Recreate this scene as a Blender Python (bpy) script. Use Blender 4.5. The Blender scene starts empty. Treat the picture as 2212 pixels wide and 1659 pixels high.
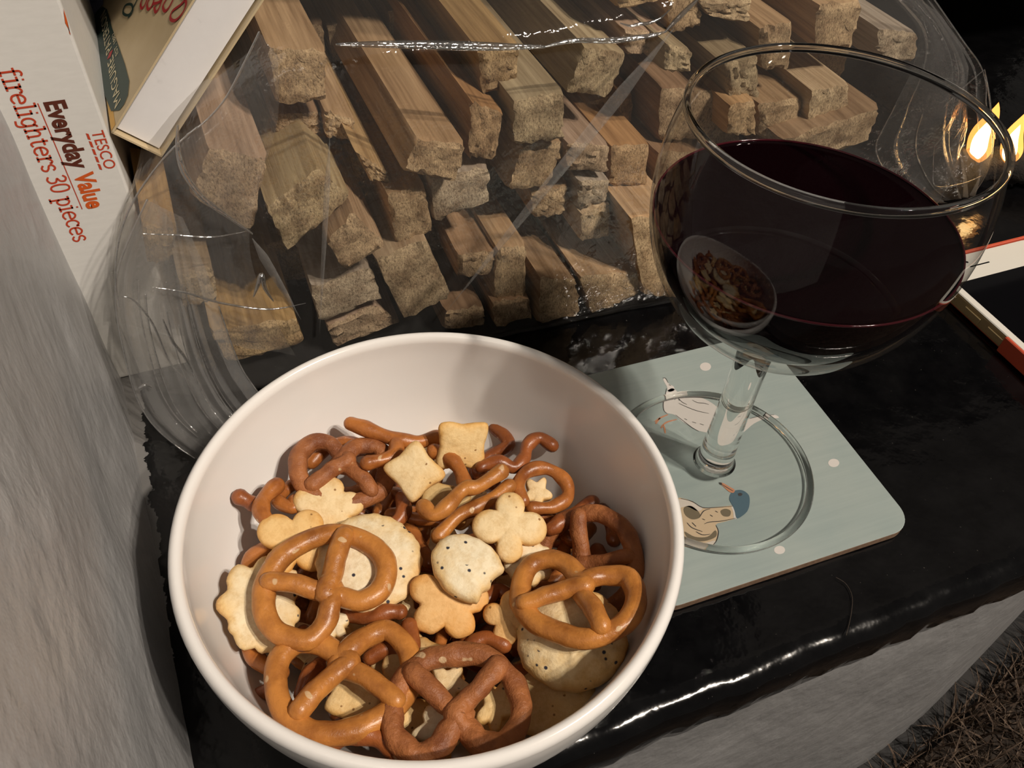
import bpy, bmesh, math, random
import numpy as np
from mathutils import Vector, Matrix, noise as mnoise

# ------------------------------------------------------------------ camera, world, lamps, exposure
scene = bpy.context.scene
col = scene.collection
CAM = np.array([0.0, 0.0, 0.243])
CR = np.array([0.9291, -0.3671, 0.0437]); CU = np.array([0.2443, 0.6984, 0.6728])
CF = np.array([0.2775, 0.6144, -0.7386])
CR /= np.linalg.norm(CR); CF = CF - CR * (CF @ CR); CF /= np.linalg.norm(CF); CU = np.cross(CR, CF)
FPX = 1741.45
cam_d = bpy.data.cameras.new('camera')
cam_d.sensor_fit = 'HORIZONTAL'; cam_d.sensor_width = 36.0
cam_d.lens = FPX / 2212.0 * 36.0; cam_d.clip_start = 0.01; cam_d.clip_end = 20
cam = bpy.data.objects.new('camera', cam_d); col.objects.link(cam)
M = Matrix.Identity(4)
for i in range(3):
    M[i][0] = CR[i]; M[i][1] = CU[i]; M[i][2] = -CF[i]; M[i][3] = CAM[i]
cam.matrix_world = M
scene.camera = cam

world = bpy.data.worlds.new('room'); scene.world = world; world.use_nodes = True
world.node_tree.nodes['Background'].inputs[0].default_value = (1.0, 0.90, 0.80, 1)
world.node_tree.nodes['Background'].inputs[1].default_value = 0.028

# the room's three-bulb ceiling lamp, up and to the right behind the photographer
LAMP = Vector((0.78, -0.72, 1.50))
for k, (dx, dy, dz, w) in enumerate(((-0.11, -0.03, 0.0, 23), (0.10, -0.07, 0.02, 23), (0.03, 0.12, -0.01, 22))):
    ld = bpy.data.lights.new('ceiling_lamp_bulb', 'POINT'); ld.energy = w; ld.shadow_soft_size = 0.022
    ld.color = (1.0, 0.885, 0.755)
    lo = bpy.data.objects.new('ceiling_lamp_bulb', ld); lo.location = LAMP + Vector((dx, dy, dz)); col.objects.link(lo)

vs = scene.view_settings
vs.view_transform = 'Standard'; vs.look = 'None'; vs.gamma = 1.0; vs.use_curve_mapping = False
vs.exposure = 1.06
scene.cycles.use_adaptive_sampling = True; scene.cycles.adaptive_threshold = 0.03
scene.cycles.max_bounces = 8; scene.cycles.diffuse_bounces = 3; scene.cycles.glossy_bounces = 4; scene.cycles.transparent_max_bounces = 14

R = random.Random(7)

# ------------------------------------------------------------------ pixel rays (2212 x 1659 frame) used to measure real places
def ray(u, v):
    return CF + (u - 1106.0) / FPX * CR - (v - 829.5) / FPX * CU
def atz(u, v, z):
    d = ray(u, v); return CAM + d * ((z - CAM[2]) / d[2])
def aty(u, v, y):
    d = ray(u, v); return CAM + d * ((y - CAM[1]) / d[1])
def atx(u, v, x):
    d = ray(u, v); return CAM + d * ((x - CAM[0]) / d[0])
def onplane(u, v, P, n):
    d = ray(u, v); return CAM + d * ((np.dot(np.asarray(P) - CAM, n)) / np.dot(d, n))

# ------------------------------------------------------------------ mesh helpers
def mesh_obj(name, verts, faces, mat=None, parent=None, smooth=True, loc=None, mats=None, fmat=None):
    me = bpy.data.meshes.new(name)
    me.from_pydata([tuple(map(float, v)) for v in verts], [], faces)
    me.validate(); me.update()
    if smooth:
        me.polygons.foreach_set('use_smooth', [True] * len(me.polygons))
    for m in (mats or ([mat] if mat else [])):
        me.materials.append(m)
    if fmat is not None and len(fmat) == len(me.polygons):
        me.polygons.foreach_set('material_index', fmat)
    o = bpy.data.objects.new(name, me); col.objects.link(o)
    if parent is not None: o.parent = parent
    if loc is not None: o.location = loc
    return o
def centred(verts, base=True):
    v = np.array(verts, float); c = v.mean(0)
    if base: c[2] = v[:, 2].min()
    return v - c, Vector(c)
def world_obj(name, verts, faces, mat=None, parent=None, smooth=True, **k):
    """verts in world space; the object's origin goes to the base of the shape"""
    if parent is not None:
        pl_ = np.array(parent.matrix_basis.translation)
        return mesh_obj(name, np.array(verts, float) - pl_, faces, mat, parent, smooth, **k)
    v, c = centred(verts)
    return mesh_obj(name, v, faces, mat, None, smooth, loc=c, **k)
def tag(o, label=None, cat=None, group=None, kind=None):
    if label: o['label'] = label
    if cat: o['category'] = cat
    if group: o['group'] = group
    if kind: o['kind'] = kind
    return o
def empty(name, loc):
    e = bpy.data.objects.new(name, None); e.empty_display_size = 0.01; e.location = loc
    col.objects.link(e); return e
def catmull(P, n=8, closed=False):
    P = np.array(P, float); out = []
    N = len(P)
    rng = range(N if closed else N - 1)
    for i in rng:
        if closed: p0, p1, p2, p3 = P[(i-1) % N], P[i], P[(i+1) % N], P[(i+2) % N]
        else: p0, p1, p2, p3 = P[max(i-1, 0)], P[i], P[i+1], P[min(i+2, N-1)]
        for t in np.linspace(0, 1, n, endpoint=False):
            out.append(0.5*((2*p1)+(-p0+p2)*t+(2*p0-5*p1+4*p2-p3)*t*t+(-p0+3*p1-3*p2+p3)*t**3))
    if not closed: out.append(P[-1])
    return np.array(out)
def tube(path, rad, seg=10, seed=0, rough=0.0, cap=True):
    path = np.array(path, float); n = len(path)
    rad = np.full(n, rad) if np.isscalar(rad) else np.array(rad, float)
    T = np.gradient(path, axis=0); T /= np.linalg.norm(T, axis=1)[:, None] + 1e-12
    if cap:   # rounded ends
        def endcap(p, t, r, sgn):
            return [(p + sgn*t*r*math.sin(a), r*math.cos(a)) for a in (0.45, 0.9, 1.3)]
        a = endcap(path[0], T[0], rad[0], -1)[::-1]; b = endcap(path[-1], T[-1], rad[-1], 1)
        path = np.vstack([[x[0] for x in a], path, [x[0] for x in b]])
        rad = np.concatenate([[x[1] for x in a], rad, [x[1] for x in b]])
        T = np.vstack([[T[0]]*3, T, [T[-1]]*3]); n = len(path)
    ref = np.array([0, 0, 1.0]) if abs(T[0][2]) < .9 else np.array([1.0, 0, 0])
    verts, faces = [], []
    N = np.cross(T[0], ref); N /= np.linalg.norm(N)
    for i in range(n):
        N = N - T[i]*(N @ T[i]); N /= np.linalg.norm(N) + 1e-12
        B = np.cross(T[i], N)
        for k in range(seg):
            a = 2*math.pi*k/seg
            r = rad[i]
            if rough:
                q = path[i]*260 + np.array([math.cos(a), math.sin(a), seed*3.1])*.7
                r *= 1 + rough*mnoise.noise(Vector(q))
            verts.append(path[i] + r*(math.cos(a)*N + math.sin(a)*B))
    for i in range(n-1):
        for k in range(seg):
            a, b = i*seg+k, i*seg+(k+1) % seg
            faces.append((a, b, b+seg, a+seg))
    faces.append(tuple(range(seg))[::-1]); faces.append(tuple(range((n-1)*seg, n*seg)))
    return verts, faces
def lathe(prof, seg=96):
    """prof: list of (r,z), open; poles where r==0"""
    verts, faces, idx = [], [], []
    for r, z in prof:
        if r < 1e-6:
            idx.append([len(verts)]*seg); verts.append((0, 0, z))
        else:
            idx.append(list(range(len(verts), len(verts)+seg)))
            verts += [(r*math.cos(2*math.pi*k/seg), r*math.sin(2*math.pi*k/seg), z) for k in range(seg)]
    for i in range(len(prof)-1):
        a, b = idx[i], idx[i+1]
        for k in range(seg):
            f = [a[k], a[(k+1) % seg], b[(k+1) % seg], b[k]]
            g = []
            for x in f:
                if x not in g: g.append(x)
            if len(g) > 2: faces.append(tuple(g))
    return verts, faces
def box_bm(sx, sy, sz, bev=0.0, seg=2):
    bm = bmesh.new(); bmesh.ops.create_cube(bm, size=1)
    bmesh.ops.scale(bm, vec=(sx, sy, sz), verts=bm.verts)
    if bev: bmesh.ops.bevel(bm, geom=bm.edges[:], offset=bev, segments=seg, affect='EDGES', profile=0.6)
    return bm
def bm_obj(name, bm, mat, parent=None, smooth=False, loc=None):
    me = bpy.data.meshes.new(name); bm.to_mesh(me); bm.free()
    if mat: me.materials.append(mat)
    if smooth: me.polygons.foreach_set('use_smooth', [True]*len(me.polygons))
    o = bpy.data.objects.new(name, me); col.objects.link(o)
    if parent is not None: o.parent = parent
    if loc is not None: o.location = loc
    return o
def ribbon(path, w, n):
    """flat strip along a path lying in a plane with normal n"""
    path = np.array(path, float); T = np.gradient(path, axis=0); T /= np.linalg.norm(T, axis=1)[:, None] + 1e-12
    S = np.cross(np.asarray(n, float), T); S /= np.linalg.norm(S, axis=1)[:, None] + 1e-12
    w = np.full(len(path), w) if np.isscalar(w) else np.array(w)
    v = []
    for p, s, ww in zip(path, S, w): v += [p + s*ww/2, p - s*ww/2]
    f = [(2*i, 2*i+1, 2*i+3, 2*i+2) for i in range(len(path)-1)]
    return v, f
class Acc:
    def __init__(s): s.v, s.f = [], []
    def add(s, v, f):
        o = len(s.v); s.v += [np.array(x, float) for x in v]; s.f += [tuple(i+o for i in q) for q in f]; return s

# ------------------------------------------------------------------ material helpers
def new_mat(name):
    m = bpy.data.materials.new(name); m.use_nodes = True
    nt = m.node_tree; b = nt.nodes['Principled BSDF']
    return m, nt, b
def N(nt, t, **kw):
    n = nt.nodes.new(t)
    for k, v in kw.items(): setattr(n, k, v)
    return n
def ramp(nt, fac, stops):
    r = N(nt, 'ShaderNodeValToRGB'); e = r.color_ramp.elements
    while len(e) < len(stops): e.new(0.5)
    for i, (p, c) in enumerate(stops):
        e[i].position = p; e[i].color = (*c, 1) if len(c) == 3 else c
    nt.links.new(fac, r.inputs[0]); return r.outputs[0]
def noise(nt, vec, scale, detail=4, rough=.6, out=0):
    n = N(nt, 'ShaderNodeTexNoise'); n.inputs['Scale'].default_value = scale
    n.inputs['Detail'].default_value = detail; n.inputs['Roughness'].default_value = rough
    if vec is not None: nt.links.new(vec, n.inputs['Vector'])
    return n.outputs[out]
def mixc(nt, fac, a, b, mode='MIX'):
    m = N(nt, 'ShaderNodeMix'); m.data_type = 'RGBA'; m.blend_type = mode
    for s, v in ((0, fac), (6, a), (7, b)):
        if isinstance(v, (int, float)): m.inputs[s].default_value = v
        elif isinstance(v, tuple): m.inputs[s].default_value = (*v, 1) if len(v) == 3 else v
        else: nt.links.new(v, m.inputs[s])
    return m.outputs[2]
def mapping(nt, vec, scale):
    m = N(nt, 'ShaderNodeMapping'); m.inputs['Scale'].default_value = scale
    nt.links.new(vec, m.inputs[0]); return m.outputs[0]
def bump(nt, b, h, strength, dist=0.001):
    n = N(nt, 'ShaderNodeBump'); n.inputs['Strength'].default_value = strength; n.inputs['Distance'].default_value = dist
    nt.links.new(h, n.inputs['Height']); nt.links.new(n.outputs[0], b.inputs['Normal'])
def objco(nt): return N(nt, 'ShaderNodeTexCoord').outputs['Object']
def flat(name, c, rough=.6, spec=.5, coat=0.0):
    m, nt, b = new_mat(name); b.inputs['Base Color'].default_value = (*c, 1)
    b.inputs['Roughness'].default_value = rough; b.inputs['Specular IOR Level'].default_value = spec
    b.inputs['Coat Weight'].default_value = coat
    return m

def m_hearth():
    m, nt, b = new_mat('black_gloss_paint'); v = objco(nt)
    n1 = noise(nt, v, 60, 5, .65); n2 = noise(nt, v, 700, 2, .5)
    base = ramp(nt, n1, [(0.35, (.0020, .0020, .0024)), (.7, (.0050, .0050, .0055))])
    # flecks of dust and grey wall paint that ran onto the slab beside the wall
    fl = ramp(nt, n2, [(.74, (0, 0, 0)), (.80, (1, 1, 1))])
    base = mixc(nt, fl, base, (.06, .055, .05))
    sx = N(nt, 'ShaderNodeSeparateXYZ'); nt.links.new(v, sx.inputs[0])
    mr = N(nt, 'ShaderNodeMapRange'); mr.inputs[1].default_value = -.0435; mr.inputs[2].default_value = -.0515
    mr.inputs[3].default_value = -.35; mr.inputs[4].default_value = .42
    nt.links.new(sx.outputs[0], mr.inputs[0])
    ad = N(nt, 'ShaderNodeMath', operation='ADD'); nt.links.new(mr.outputs[0], ad.inputs[0]); nt.links.new(noise(nt, v, 150, 4, .6), ad.inputs[1])
    pf = ramp(nt, ad.outputs[0], [(.66, (0, 0, 0)), (.69, (1, 1, 1))])
    base = mixc(nt, pf, base, (.20, .195, .19))
    nt.links.new(base, b.inputs['Base Color'])
    b.inputs['Specular IOR Level'].default_value = .5
    nt.links.new(ramp(nt, n1, [(.3, (.06,)*3), (.75, (.20,)*3)]), b.inputs['Roughness'])
    bump(nt, b, noise(nt, v, 110, 3, .5), .35, .0010)
    return m
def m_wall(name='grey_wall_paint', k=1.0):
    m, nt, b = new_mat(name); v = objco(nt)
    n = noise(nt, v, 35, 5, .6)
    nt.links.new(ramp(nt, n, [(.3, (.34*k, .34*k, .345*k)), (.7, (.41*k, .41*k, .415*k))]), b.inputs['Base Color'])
    b.inputs['Roughness'].default_value = .36; b.inputs['Specular IOR Level'].default_value = .4
    bump(nt, b, noise(nt, mapping(nt, v, (1, 1, .8)), 115, 4, .5), .55, .0020)
    return m
def m_wood_side():
    m, nt, b = new_mat('split_wood'); v = objco(nt)
    oi = N(nt, 'ShaderNodeObjectInfo')
    ad = N(nt, 'ShaderNodeVectorMath', operation='ADD'); nt.links.new(v, ad.inputs[0])
    mu = N(nt, 'ShaderNodeVectorMath', operation='SCALE'); mu.inputs[0].default_value = (3.1, 1.7, 2.3); nt.links.new(oi.outputs['Random'], mu.inputs['Scale'])
    nt.links.new(mu.outputs[0], ad.inputs[1]); v = ad.outputs[0]
    g = noise(nt, mapping(nt, v, (1, .045, 1)), 420, 5, .6)
    g2 = noise(nt, mapping(nt, v, (1, .12, 1)), 90, 3, .5)
    c = mixc(nt, 1.0, oi.outputs['Color'], ramp(nt, g, [(.3, (.52, .46, .40)), (.68, (1.08, 1.06, 1.03))]), 'MULTIPLY')
    c = mixc(nt, 1.0, c, ramp(nt, g2, [(.35, (.8, .76, .72)), (.65, (1, 1, 1))]), 'MULTIPLY')
    nt.links.new(c, b.inputs['Base Color']); b.inputs['Roughness'].default_value = .75; b.inputs['Specular IOR Level'].default_value = .2
    bump(nt, b, g, .5, .0006)
    return m
def m_wood_end():
    m, nt, b = new_mat('sawn_wood_end'); v = objco(nt)
    oi = N(nt, 'ShaderNodeObjectInfo')
    ad = N(nt, 'ShaderNodeVectorMath', operation='ADD'); nt.links.new(v, ad.inputs[0])
    mu = N(nt, 'ShaderNodeVectorMath', operation='SCALE'); mu.inputs[0].default_value = (1.1, 2.7, 1.9); nt.links.new(oi.outputs['Random'], mu.inputs['Scale'])
    nt.links.new(mu.outputs[0], ad.inputs[1]); v = ad.outputs[0]
    n1 = noise(nt, mapping(nt, v, (1, 1, .5)), 1500, 4, .75); n2 = noise(nt, v, 130, 4, .6)
    c = mixc(nt, .5, oi.outputs['Color'], (.60, .48, .32))
    c = mixc(nt, 1.0, c, ramp(nt, n1, [(.30, (.24, .20, .16)), (.47, (.90, .86, .80)), (.70, (1.42, 1.38, 1.28))]), 'MULTIPLY')
    c = mixc(nt, 1.0, c, ramp(nt, n2, [(.32, (.50, .45, .42)), (.58, (1, 1, 1))]), 'MULTIPLY')
    nt.links.new(c, b.inputs['Base Color']); b.inputs['Roughness'].default_value = .85; b.inputs['Specular IOR Level'].default_value = .15
    bump(nt, b, n1, .8, .0007)
    return m
def schlick(nt, base, gain):
    lw = N(nt, 'ShaderNodeLayerWeight'); lw.inputs[0].default_value = .5
    p = N(nt, 'ShaderNodeMath', operation='POWER'); p.inputs[1].default_value = 4.0; nt.links.new(lw.outputs['Facing'], p.inputs[0])
    a = N(nt, 'ShaderNodeMath', operation='MULTIPLY_ADD'); a.inputs[1].default_value = gain; a.inputs[2].default_value = base
    a.use_clamp = True; nt.links.new(p.outputs[0], a.inputs[0]); return a.outputs[0], lw.outputs['Facing']
def m_film(name, milk, gloss=1.0, tint=(.97, .965, .955), rough=.07):
    m = bpy.data.materials.new(name); m.use_nodes = True; nt = m.node_tree
    for n in list(nt.nodes): nt.nodes.remove(n)
    out = N(nt, 'ShaderNodeOutputMaterial')
    tr = N(nt, 'ShaderNodeBsdfTransparent'); tr.inputs[0].default_value = (*tint, 1)
    gl = N(nt, 'ShaderNodeBsdfGlossy'); gl.inputs['Roughness'].default_value = rough
    di = N(nt, 'ShaderNodeBsdfDiffuse'); di.inputs[0].default_value = (.80, .80, .80, 1)
    tl = N(nt, 'ShaderNodeBsdfTranslucent'); tl.inputs[0].default_value = (.80, .80, .80, 1)
    dm = N(nt, 'ShaderNodeMixShader'); nt.links.new(di.outputs[0], dm.inputs[1]); nt.links.new(tl.outputs[0], dm.inputs[2])
    pw, fc = schlick(nt, .05*gloss, .55)
    mf = N(nt, 'ShaderNodeMath', operation='MULTIPLY_ADD'); mf.inputs[1].default_value = .8*milk; mf.inputs[2].default_value = milk
    nt.links.new(fc, mf.inputs[0])
    m1 = N(nt, 'ShaderNodeMixShader'); nt.links.new(mf.outputs[0], m1.inputs[0]); nt.links.new(tr.outputs[0], m1.inputs[1]); nt.links.new(dm.outputs[0], m1.inputs[2])
    m2 = N(nt, 'ShaderNodeMixShader'); nt.links.new(pw, m2.inputs[0]); nt.links.new(m1.outputs[0], m2.inputs[1]); nt.links.new(gl.outputs[0], m2.inputs[2])
    nt.links.new(m2.outputs[0], out.inputs[0])
    v = objco(nt); bn = N(nt, 'ShaderNodeBump'); bn.inputs['Strength'].default_value = .8; bn.inputs['Distance'].default_value = .003
    nt.links.new(noise(nt, v, 55, 4, .6), bn.inputs['Height']); nt.links.new(bn.outputs[0], gl.inputs['Normal'])
    return m
def m_thin_glass(name='thin_clear_glass'):
    m = bpy.data.materials.new(name); m.use_nodes = True; nt = m.node_tree
    for n in list(nt.nodes): nt.nodes.remove(n)
    out = N(nt, 'ShaderNodeOutputMaterial')
    tr = N(nt, 'ShaderNodeBsdfTransparent'); tr.inputs[0].default_value = (.965, .97, .965, 1)
    gl = N(nt, 'ShaderNodeBsdfGlossy'); gl.inputs['Roughness'].default_value = .01
    fr, _ = schlick(nt, .04, .8)
    mx = N(nt, 'ShaderNodeMixShader'); nt.links.new(fr, mx.inputs[0])
    nt.links.new(tr.outputs[0], mx.inputs[1]); nt.links.new(gl.outputs[0], mx.inputs[2]); nt.links.new(mx.outputs[0], out.inputs[0])
    return m
def m_solid_glass():
    m, nt, b = new_mat('solid_clear_glass')
    b.inputs['Base Color'].default_value = (.97, .985, .975, 1); b.inputs['Roughness'].default_value = .0
    b.inputs['Transmission Weight'].default_value = 1; b.inputs['IOR'].default_value = 1.5
    return m
def m_pretzel(dull=False):
    m, nt, b = new_mat('dull_pretzel_crust' if dull else 'baked_pretzel_crust'); v = objco(nt); oi = N(nt, 'ShaderNodeObjectInfo')
    ad = N(nt, 'ShaderNodeVectorMath', operation='ADD'); nt.links.new(v, ad.inputs[0])
    mu = N(nt, 'ShaderNodeVectorMath', operation='SCALE'); mu.inputs[0].default_value = (.31, .17, .23); nt.links.new(oi.outputs['Random'], mu.inputs['Scale'])
    nt.links.new(mu.outputs[0], ad.inputs[1]); v = ad.outputs[0]
    n1 = noise(nt, v, 130, 4, .6); n2 = noise(nt, v, 210, 1, .4)
    c = mixc(nt, 1.0, oi.outputs['Color'], ramp(nt, n1, [(.30, (.55, .45, .42)), (.62, (1.1, 1.08, 1.0))]), 'MULTIPLY')
    c = mixc(nt, ramp(nt, n2, [(.735, (0, 0, 0)), (.76, (.75, .75, .75))]), c, (.66, .47, .27))
    nt.links.new(c, b.inputs['Base Color'])
    b.inputs['Roughness'].default_value = .5 if dull else .36; b.inputs['Specular IOR Level'].default_value = .4
    b.inputs['Coat Weight'].default_value = 0 if dull else .15; b.inputs['Coat Roughness'].default_value = .25
    bump(nt, b, noise(nt, v, 520, 4, .65), .7 if dull else .32, .0008)
    return m
def m_cracker(seed):
    m, nt, b = new_mat('seeded_cracker' if seed else 'plain_cracker'); v = objco(nt); oi = N(nt, 'ShaderNodeObjectInfo')
    n1 = noise(nt, v, 95, 4, .6); n2 = noise(nt, v, 330, 4, .65)
    at = N(nt, 'ShaderNodeAttribute'); at.attribute_name = 'toast'
    tm = N(nt, 'ShaderNodeMath', operation='MULTIPLY_ADD'); nt.links.new(at.outputs['Fac'], tm.inputs[0]); tm.inputs[1].default_value = .55; nt.links.new(n1, tm.inputs[2])
    c = mixc(nt, 1.0, oi.outputs['Color'], ramp(nt, tm.outputs[0], [(.50, (1, 1, 1)), (.78, (.92, .76, .52)), (1.0, (.80, .50, .24))]), 'MULTIPLY')
    c = mixc(nt, 1.0, c, ramp(nt, n2, [(.30, (.86, .78, .66)), (.55, (1.03, 1.03, 1.03))]), 'MULTIPLY')
    vo = N(nt, 'ShaderNodeTexVoronoi'); vo.inputs['Scale'].default_value = 330 if seed else 260
    nt.links.new(v, vo.inputs['Vector'])
    dots = ramp(nt, vo.outputs['Distance'], [(.13 if seed else .07, (1, 1, 1)), (.20 if seed else .12, (0, 0, 0))])
    pick = ramp(nt, noise(nt, v, 170, 1, .4), [(.49, (0, 0, 0)), (.51, (1, 1, 1))])
    f = mixc(nt, 1.0, dots, pick, 'MULTIPLY')
    c = mixc(nt, f, c, (.035, .035, .05) if seed else (.30, .15, .05))
    nt.links.new(c, b.inputs['Base Color']); b.inputs['Roughness'].default_value = .62; b.inputs['Specular IOR Level'].default_value = .25
    bump(nt, b, n2, .55, .0007)
    return m

MAT = dict(hearth=m_hearth(), wall=m_wall(), stone=m_wall('shadow_toned_stone_paint', .72), haze=m_film('cloudy_bag_film', .075, 1.3), wside=m_wood_side(), wend=m_wood_end(), film=m_film('bag_film', .042, 1.3),  # riser paint is the wall grey darkened to imitate a cast shadow
           milky=m_film('folded_bag_film', .17, 1.6), fold=m_film('creased_bag_film', .10, 10.0, rough=.11), tglass=m_thin_glass(), sglass=m_solid_glass(),
           pretzel=m_pretzel(), dull=m_pretzel(True), plain=m_cracker(False), seeded=m_cracker(True))

# ================================================================== THE SETTING
def sgn_noise(p, s): return mnoise.noise(Vector(p)*s)

# hearth slab: black painted stone, uneven rounded front edge
def build_hearth():
    ny = 16
    prof = [(-.0335, .074), (-.032, .0655), (-.028, .0622), (-.02, .0606), (-.010, .0602), (-.004, .0608), (-.0012, .0628), (0, .0665)]
    xs = np.linspace(-.075, .75, 200)
    ys = [.0665 + (.70-.0665)*(k/60)**1.25 for k in range(1, 61)]
    verts, faces = [], []
    row = len(prof) + len(ys)
    for x in xs:
        wob = .0016*sgn_noise((x, 0, 0), 38) + .0008*sgn_noise((x, 3, 0), 110)
        for z, y in prof:
            w = wob + .0007*sgn_noise((x, y, z), 160)
            verts.append((x, y + w, z*(1 + .06*sgn_noise((x, 9, 0), 24)) + .0004*sgn_noise((x, y, 5), 120)))
        for y in ys:
            verts.append((x, y, .00045*sgn_noise((x, y, 5), 70)*min(1, 1) - .0002))
    for i in range(len(xs)-1):
        for j in range(row-1):
            a = i*row+j; faces.append((a, a+row, a+row+1, a+1))
    # underside
    o = mesh_obj('hearth_slab', verts, faces, MAT['hearth'])
    tag(o, 'black gloss-painted stone hearth slab with uneven front edge', 'hearth', kind='structure')
build_hearth()

# left wall: rough plaster painted grey
def build_wall_left():
    verts, faces = [], []
    ys = np.linspace(-.20, .62, 260); zs = np.linspace(-.04, .36, 140)
    for y in ys:
        for z in zs:
            x = -.0452 - .0556*(y - .0958)
            x += .0022*sgn_noise((y, z, 1), 14) + .0009*sgn_noise((y, z*.6, 4), 55)
            x += .006*max(0, .012 - z)  # slight flare where paint meets the slab
            verts.append((x - .0008, y, z))
    n = len(zs)
    for i in range(len(ys)-1):
        for j in range(n-1):
            a = i*n+j; faces.append((a, a+n, a+n+1, a+1))
    tag(mesh_obj('wall_left', verts, faces, MAT['wall']), 'rough grey-painted plaster wall beside the hearth', 'wall', kind='structure')
build_wall_left()

# back of the fireplace recess, sooty and dark
soot, nt, b = new_mat('sooty_brick'); v = objco(nt)
nt.links.new(ramp(nt, noise(nt, v, 18, 5, .65), [(.35, (.006, .005, .005)), (.7, (.028, .021, .017))]), b.inputs['Base Color'])
b.inputs['Roughness'].default_value = .9; bump(nt, b, noise(nt, v, 60, 5, .7), .6, .004)
vv, ff = [], []
for i in range(41):
    for j in range(31):
        x = -.08 + .95*i/40; z = -.01 + .62*j/30
        vv.append((x, .60 + .012*sgn_noise((x, z, 0), 12), z))
for i in range(40):
    for j in range(30):
        a = i*31+j; ff.append((a, a+1, a+32, a+31))
tag(mesh_obj('wall_back', vv, ff, soot), 'dark sooty back wall of the fireplace recess', 'wall', kind='structure')

# unseen block added above the fireplace opening to keep the lamp off the recess
bm = box_bm(1.5, .10, .70, .006, 3); o = bm_obj('wall_shade_block', bm, soot, loc=(.45, .287, .564))
tag(o, 'unseen dark block added above the fireplace opening to shade the recess', 'wall', kind='structure')

# grey riser below the slab, bending away at the right
def build_riser():
    foot = [(-.08, .052), (.10, .0525), (.20, .0535), (.256, .0545), (.31, .066), (.41, .094), (.60, .150), (.75, .20)]
    fp = catmull([(x, y, 0) for x, y in foot], 14)
    zs = np.linspace(-.24, -.016, 40); verts, faces = [], []
    for p in fp:
        for z in zs:
            t = (z + .24)/.224
            y = p[1] + .012*t + .0018*sgn_noise((p[0], z, 2), 25) + .0007*sgn_noise((p[0], z, 6), 110)
            if p[0] > .25: y = max(y, p[1] + .012*t)
            verts.append((p[0], y, z))
    n = len(zs)
    for i in range(len(fp)-1):
        for j in range(n-1):
            a = i*n+j; faces.append((a, a+n, a+n+1, a+1))
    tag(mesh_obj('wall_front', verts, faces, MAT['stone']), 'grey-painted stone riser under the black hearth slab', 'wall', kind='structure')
build_riser()

dark, nt, b = new_mat('dark_floor_tile'); v = objco(nt)
nt.links.new(ramp(nt, noise(nt, v, 30, 4, .6), [(.3, (.008, .008, .009)), (.7, (.018, .016, .015))]), b.inputs['Base Color'])
b.inputs['Roughness'].default_value = .7
bm = box_bm(1.6, 1.4, .02); o = bm_obj('floor', bm, dark, loc=(.35, -.25, -.232)); tag(o, 'dark floor in front of the hearth', 'floor', kind='structure')

# shaggy brown rug, lower right
def build_rug():
    rr = random.Random(3); acc = Acc()
    a0 = atz(1995, 1640, -.20)[:2]; a1 = atz(2212, 1440, -.20)[:2]
    d = (a1 - a0)/np.linalg.norm(a1 - a0); nrm = np.array([d[1], -d[0]])
    n = 0
    while n < 16000:
        s, t = rr.uniform(-.22, .42), rr.random()**1.4*.34 - .004
        p = a0 + d*s + nrm*t
        h = rr.uniform(.014, .026); lean = np.array([rr.gauss(0, .012), rr.gauss(0, .012)])
        w = rr.uniform(.0003, .0007); a = rr.uniform(0, 6.28); sx, sy = math.cos(a)*w, math.sin(a)*w
        z0 = -.222
        m_ = p + lean*.4; e_ = p + lean
        acc.add([(p[0]-sx, p[1]-sy, z0), (p[0]+sx, p[1]+sy, z0), (m_[0]+sx, m_[1]+sy, z0+h*.6), (m_[0]-sx, m_[1]-sy, z0+h*.6), (e_[0], e_[1], z0+h)],
                [(0, 1, 2, 3), (3, 2, 4)]); n += 1
    m, nt, b = new_mat('rug_pile'); v = objco(nt)
    nt.links.new(ramp(nt, noise(nt, v, 160, 3, .7), [(.25, (.020, .012, .008)), (.5, (.075, .047, .030)), (.75, (.20, .14, .095))]), b.inputs['Base Color'])
    b.inputs['Roughness'].default_value = .8
    base = Acc()
    c = [a0 + d*-.23, a0 + d*.43, a0 + d*.43 + nrm*.36, a0 + d*-.23 + nrm*.36]
    vb = [(x, y, -.2215) for x, y in c] + [(x, y, -.2165) for x, y in c]
    fb = [(3, 2, 1, 0), (4, 5, 6, 7), (0, 1, 5, 4), (1, 2, 6, 5), (2, 3, 7, 6), (3, 0, 4, 7)]
    rug = world_obj('shag_rug', vb, fb, flat('rug_backing', (.022, .014, .009), .9), smooth=False)
    tag(rug, 'dark brown shaggy rug on the floor below the hearth', 'rug')
    pile = world_obj('pile', acc.v, acc.f, m, rug, smooth=False); pile['kind'] = 'stuff'
build_rug()

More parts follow.
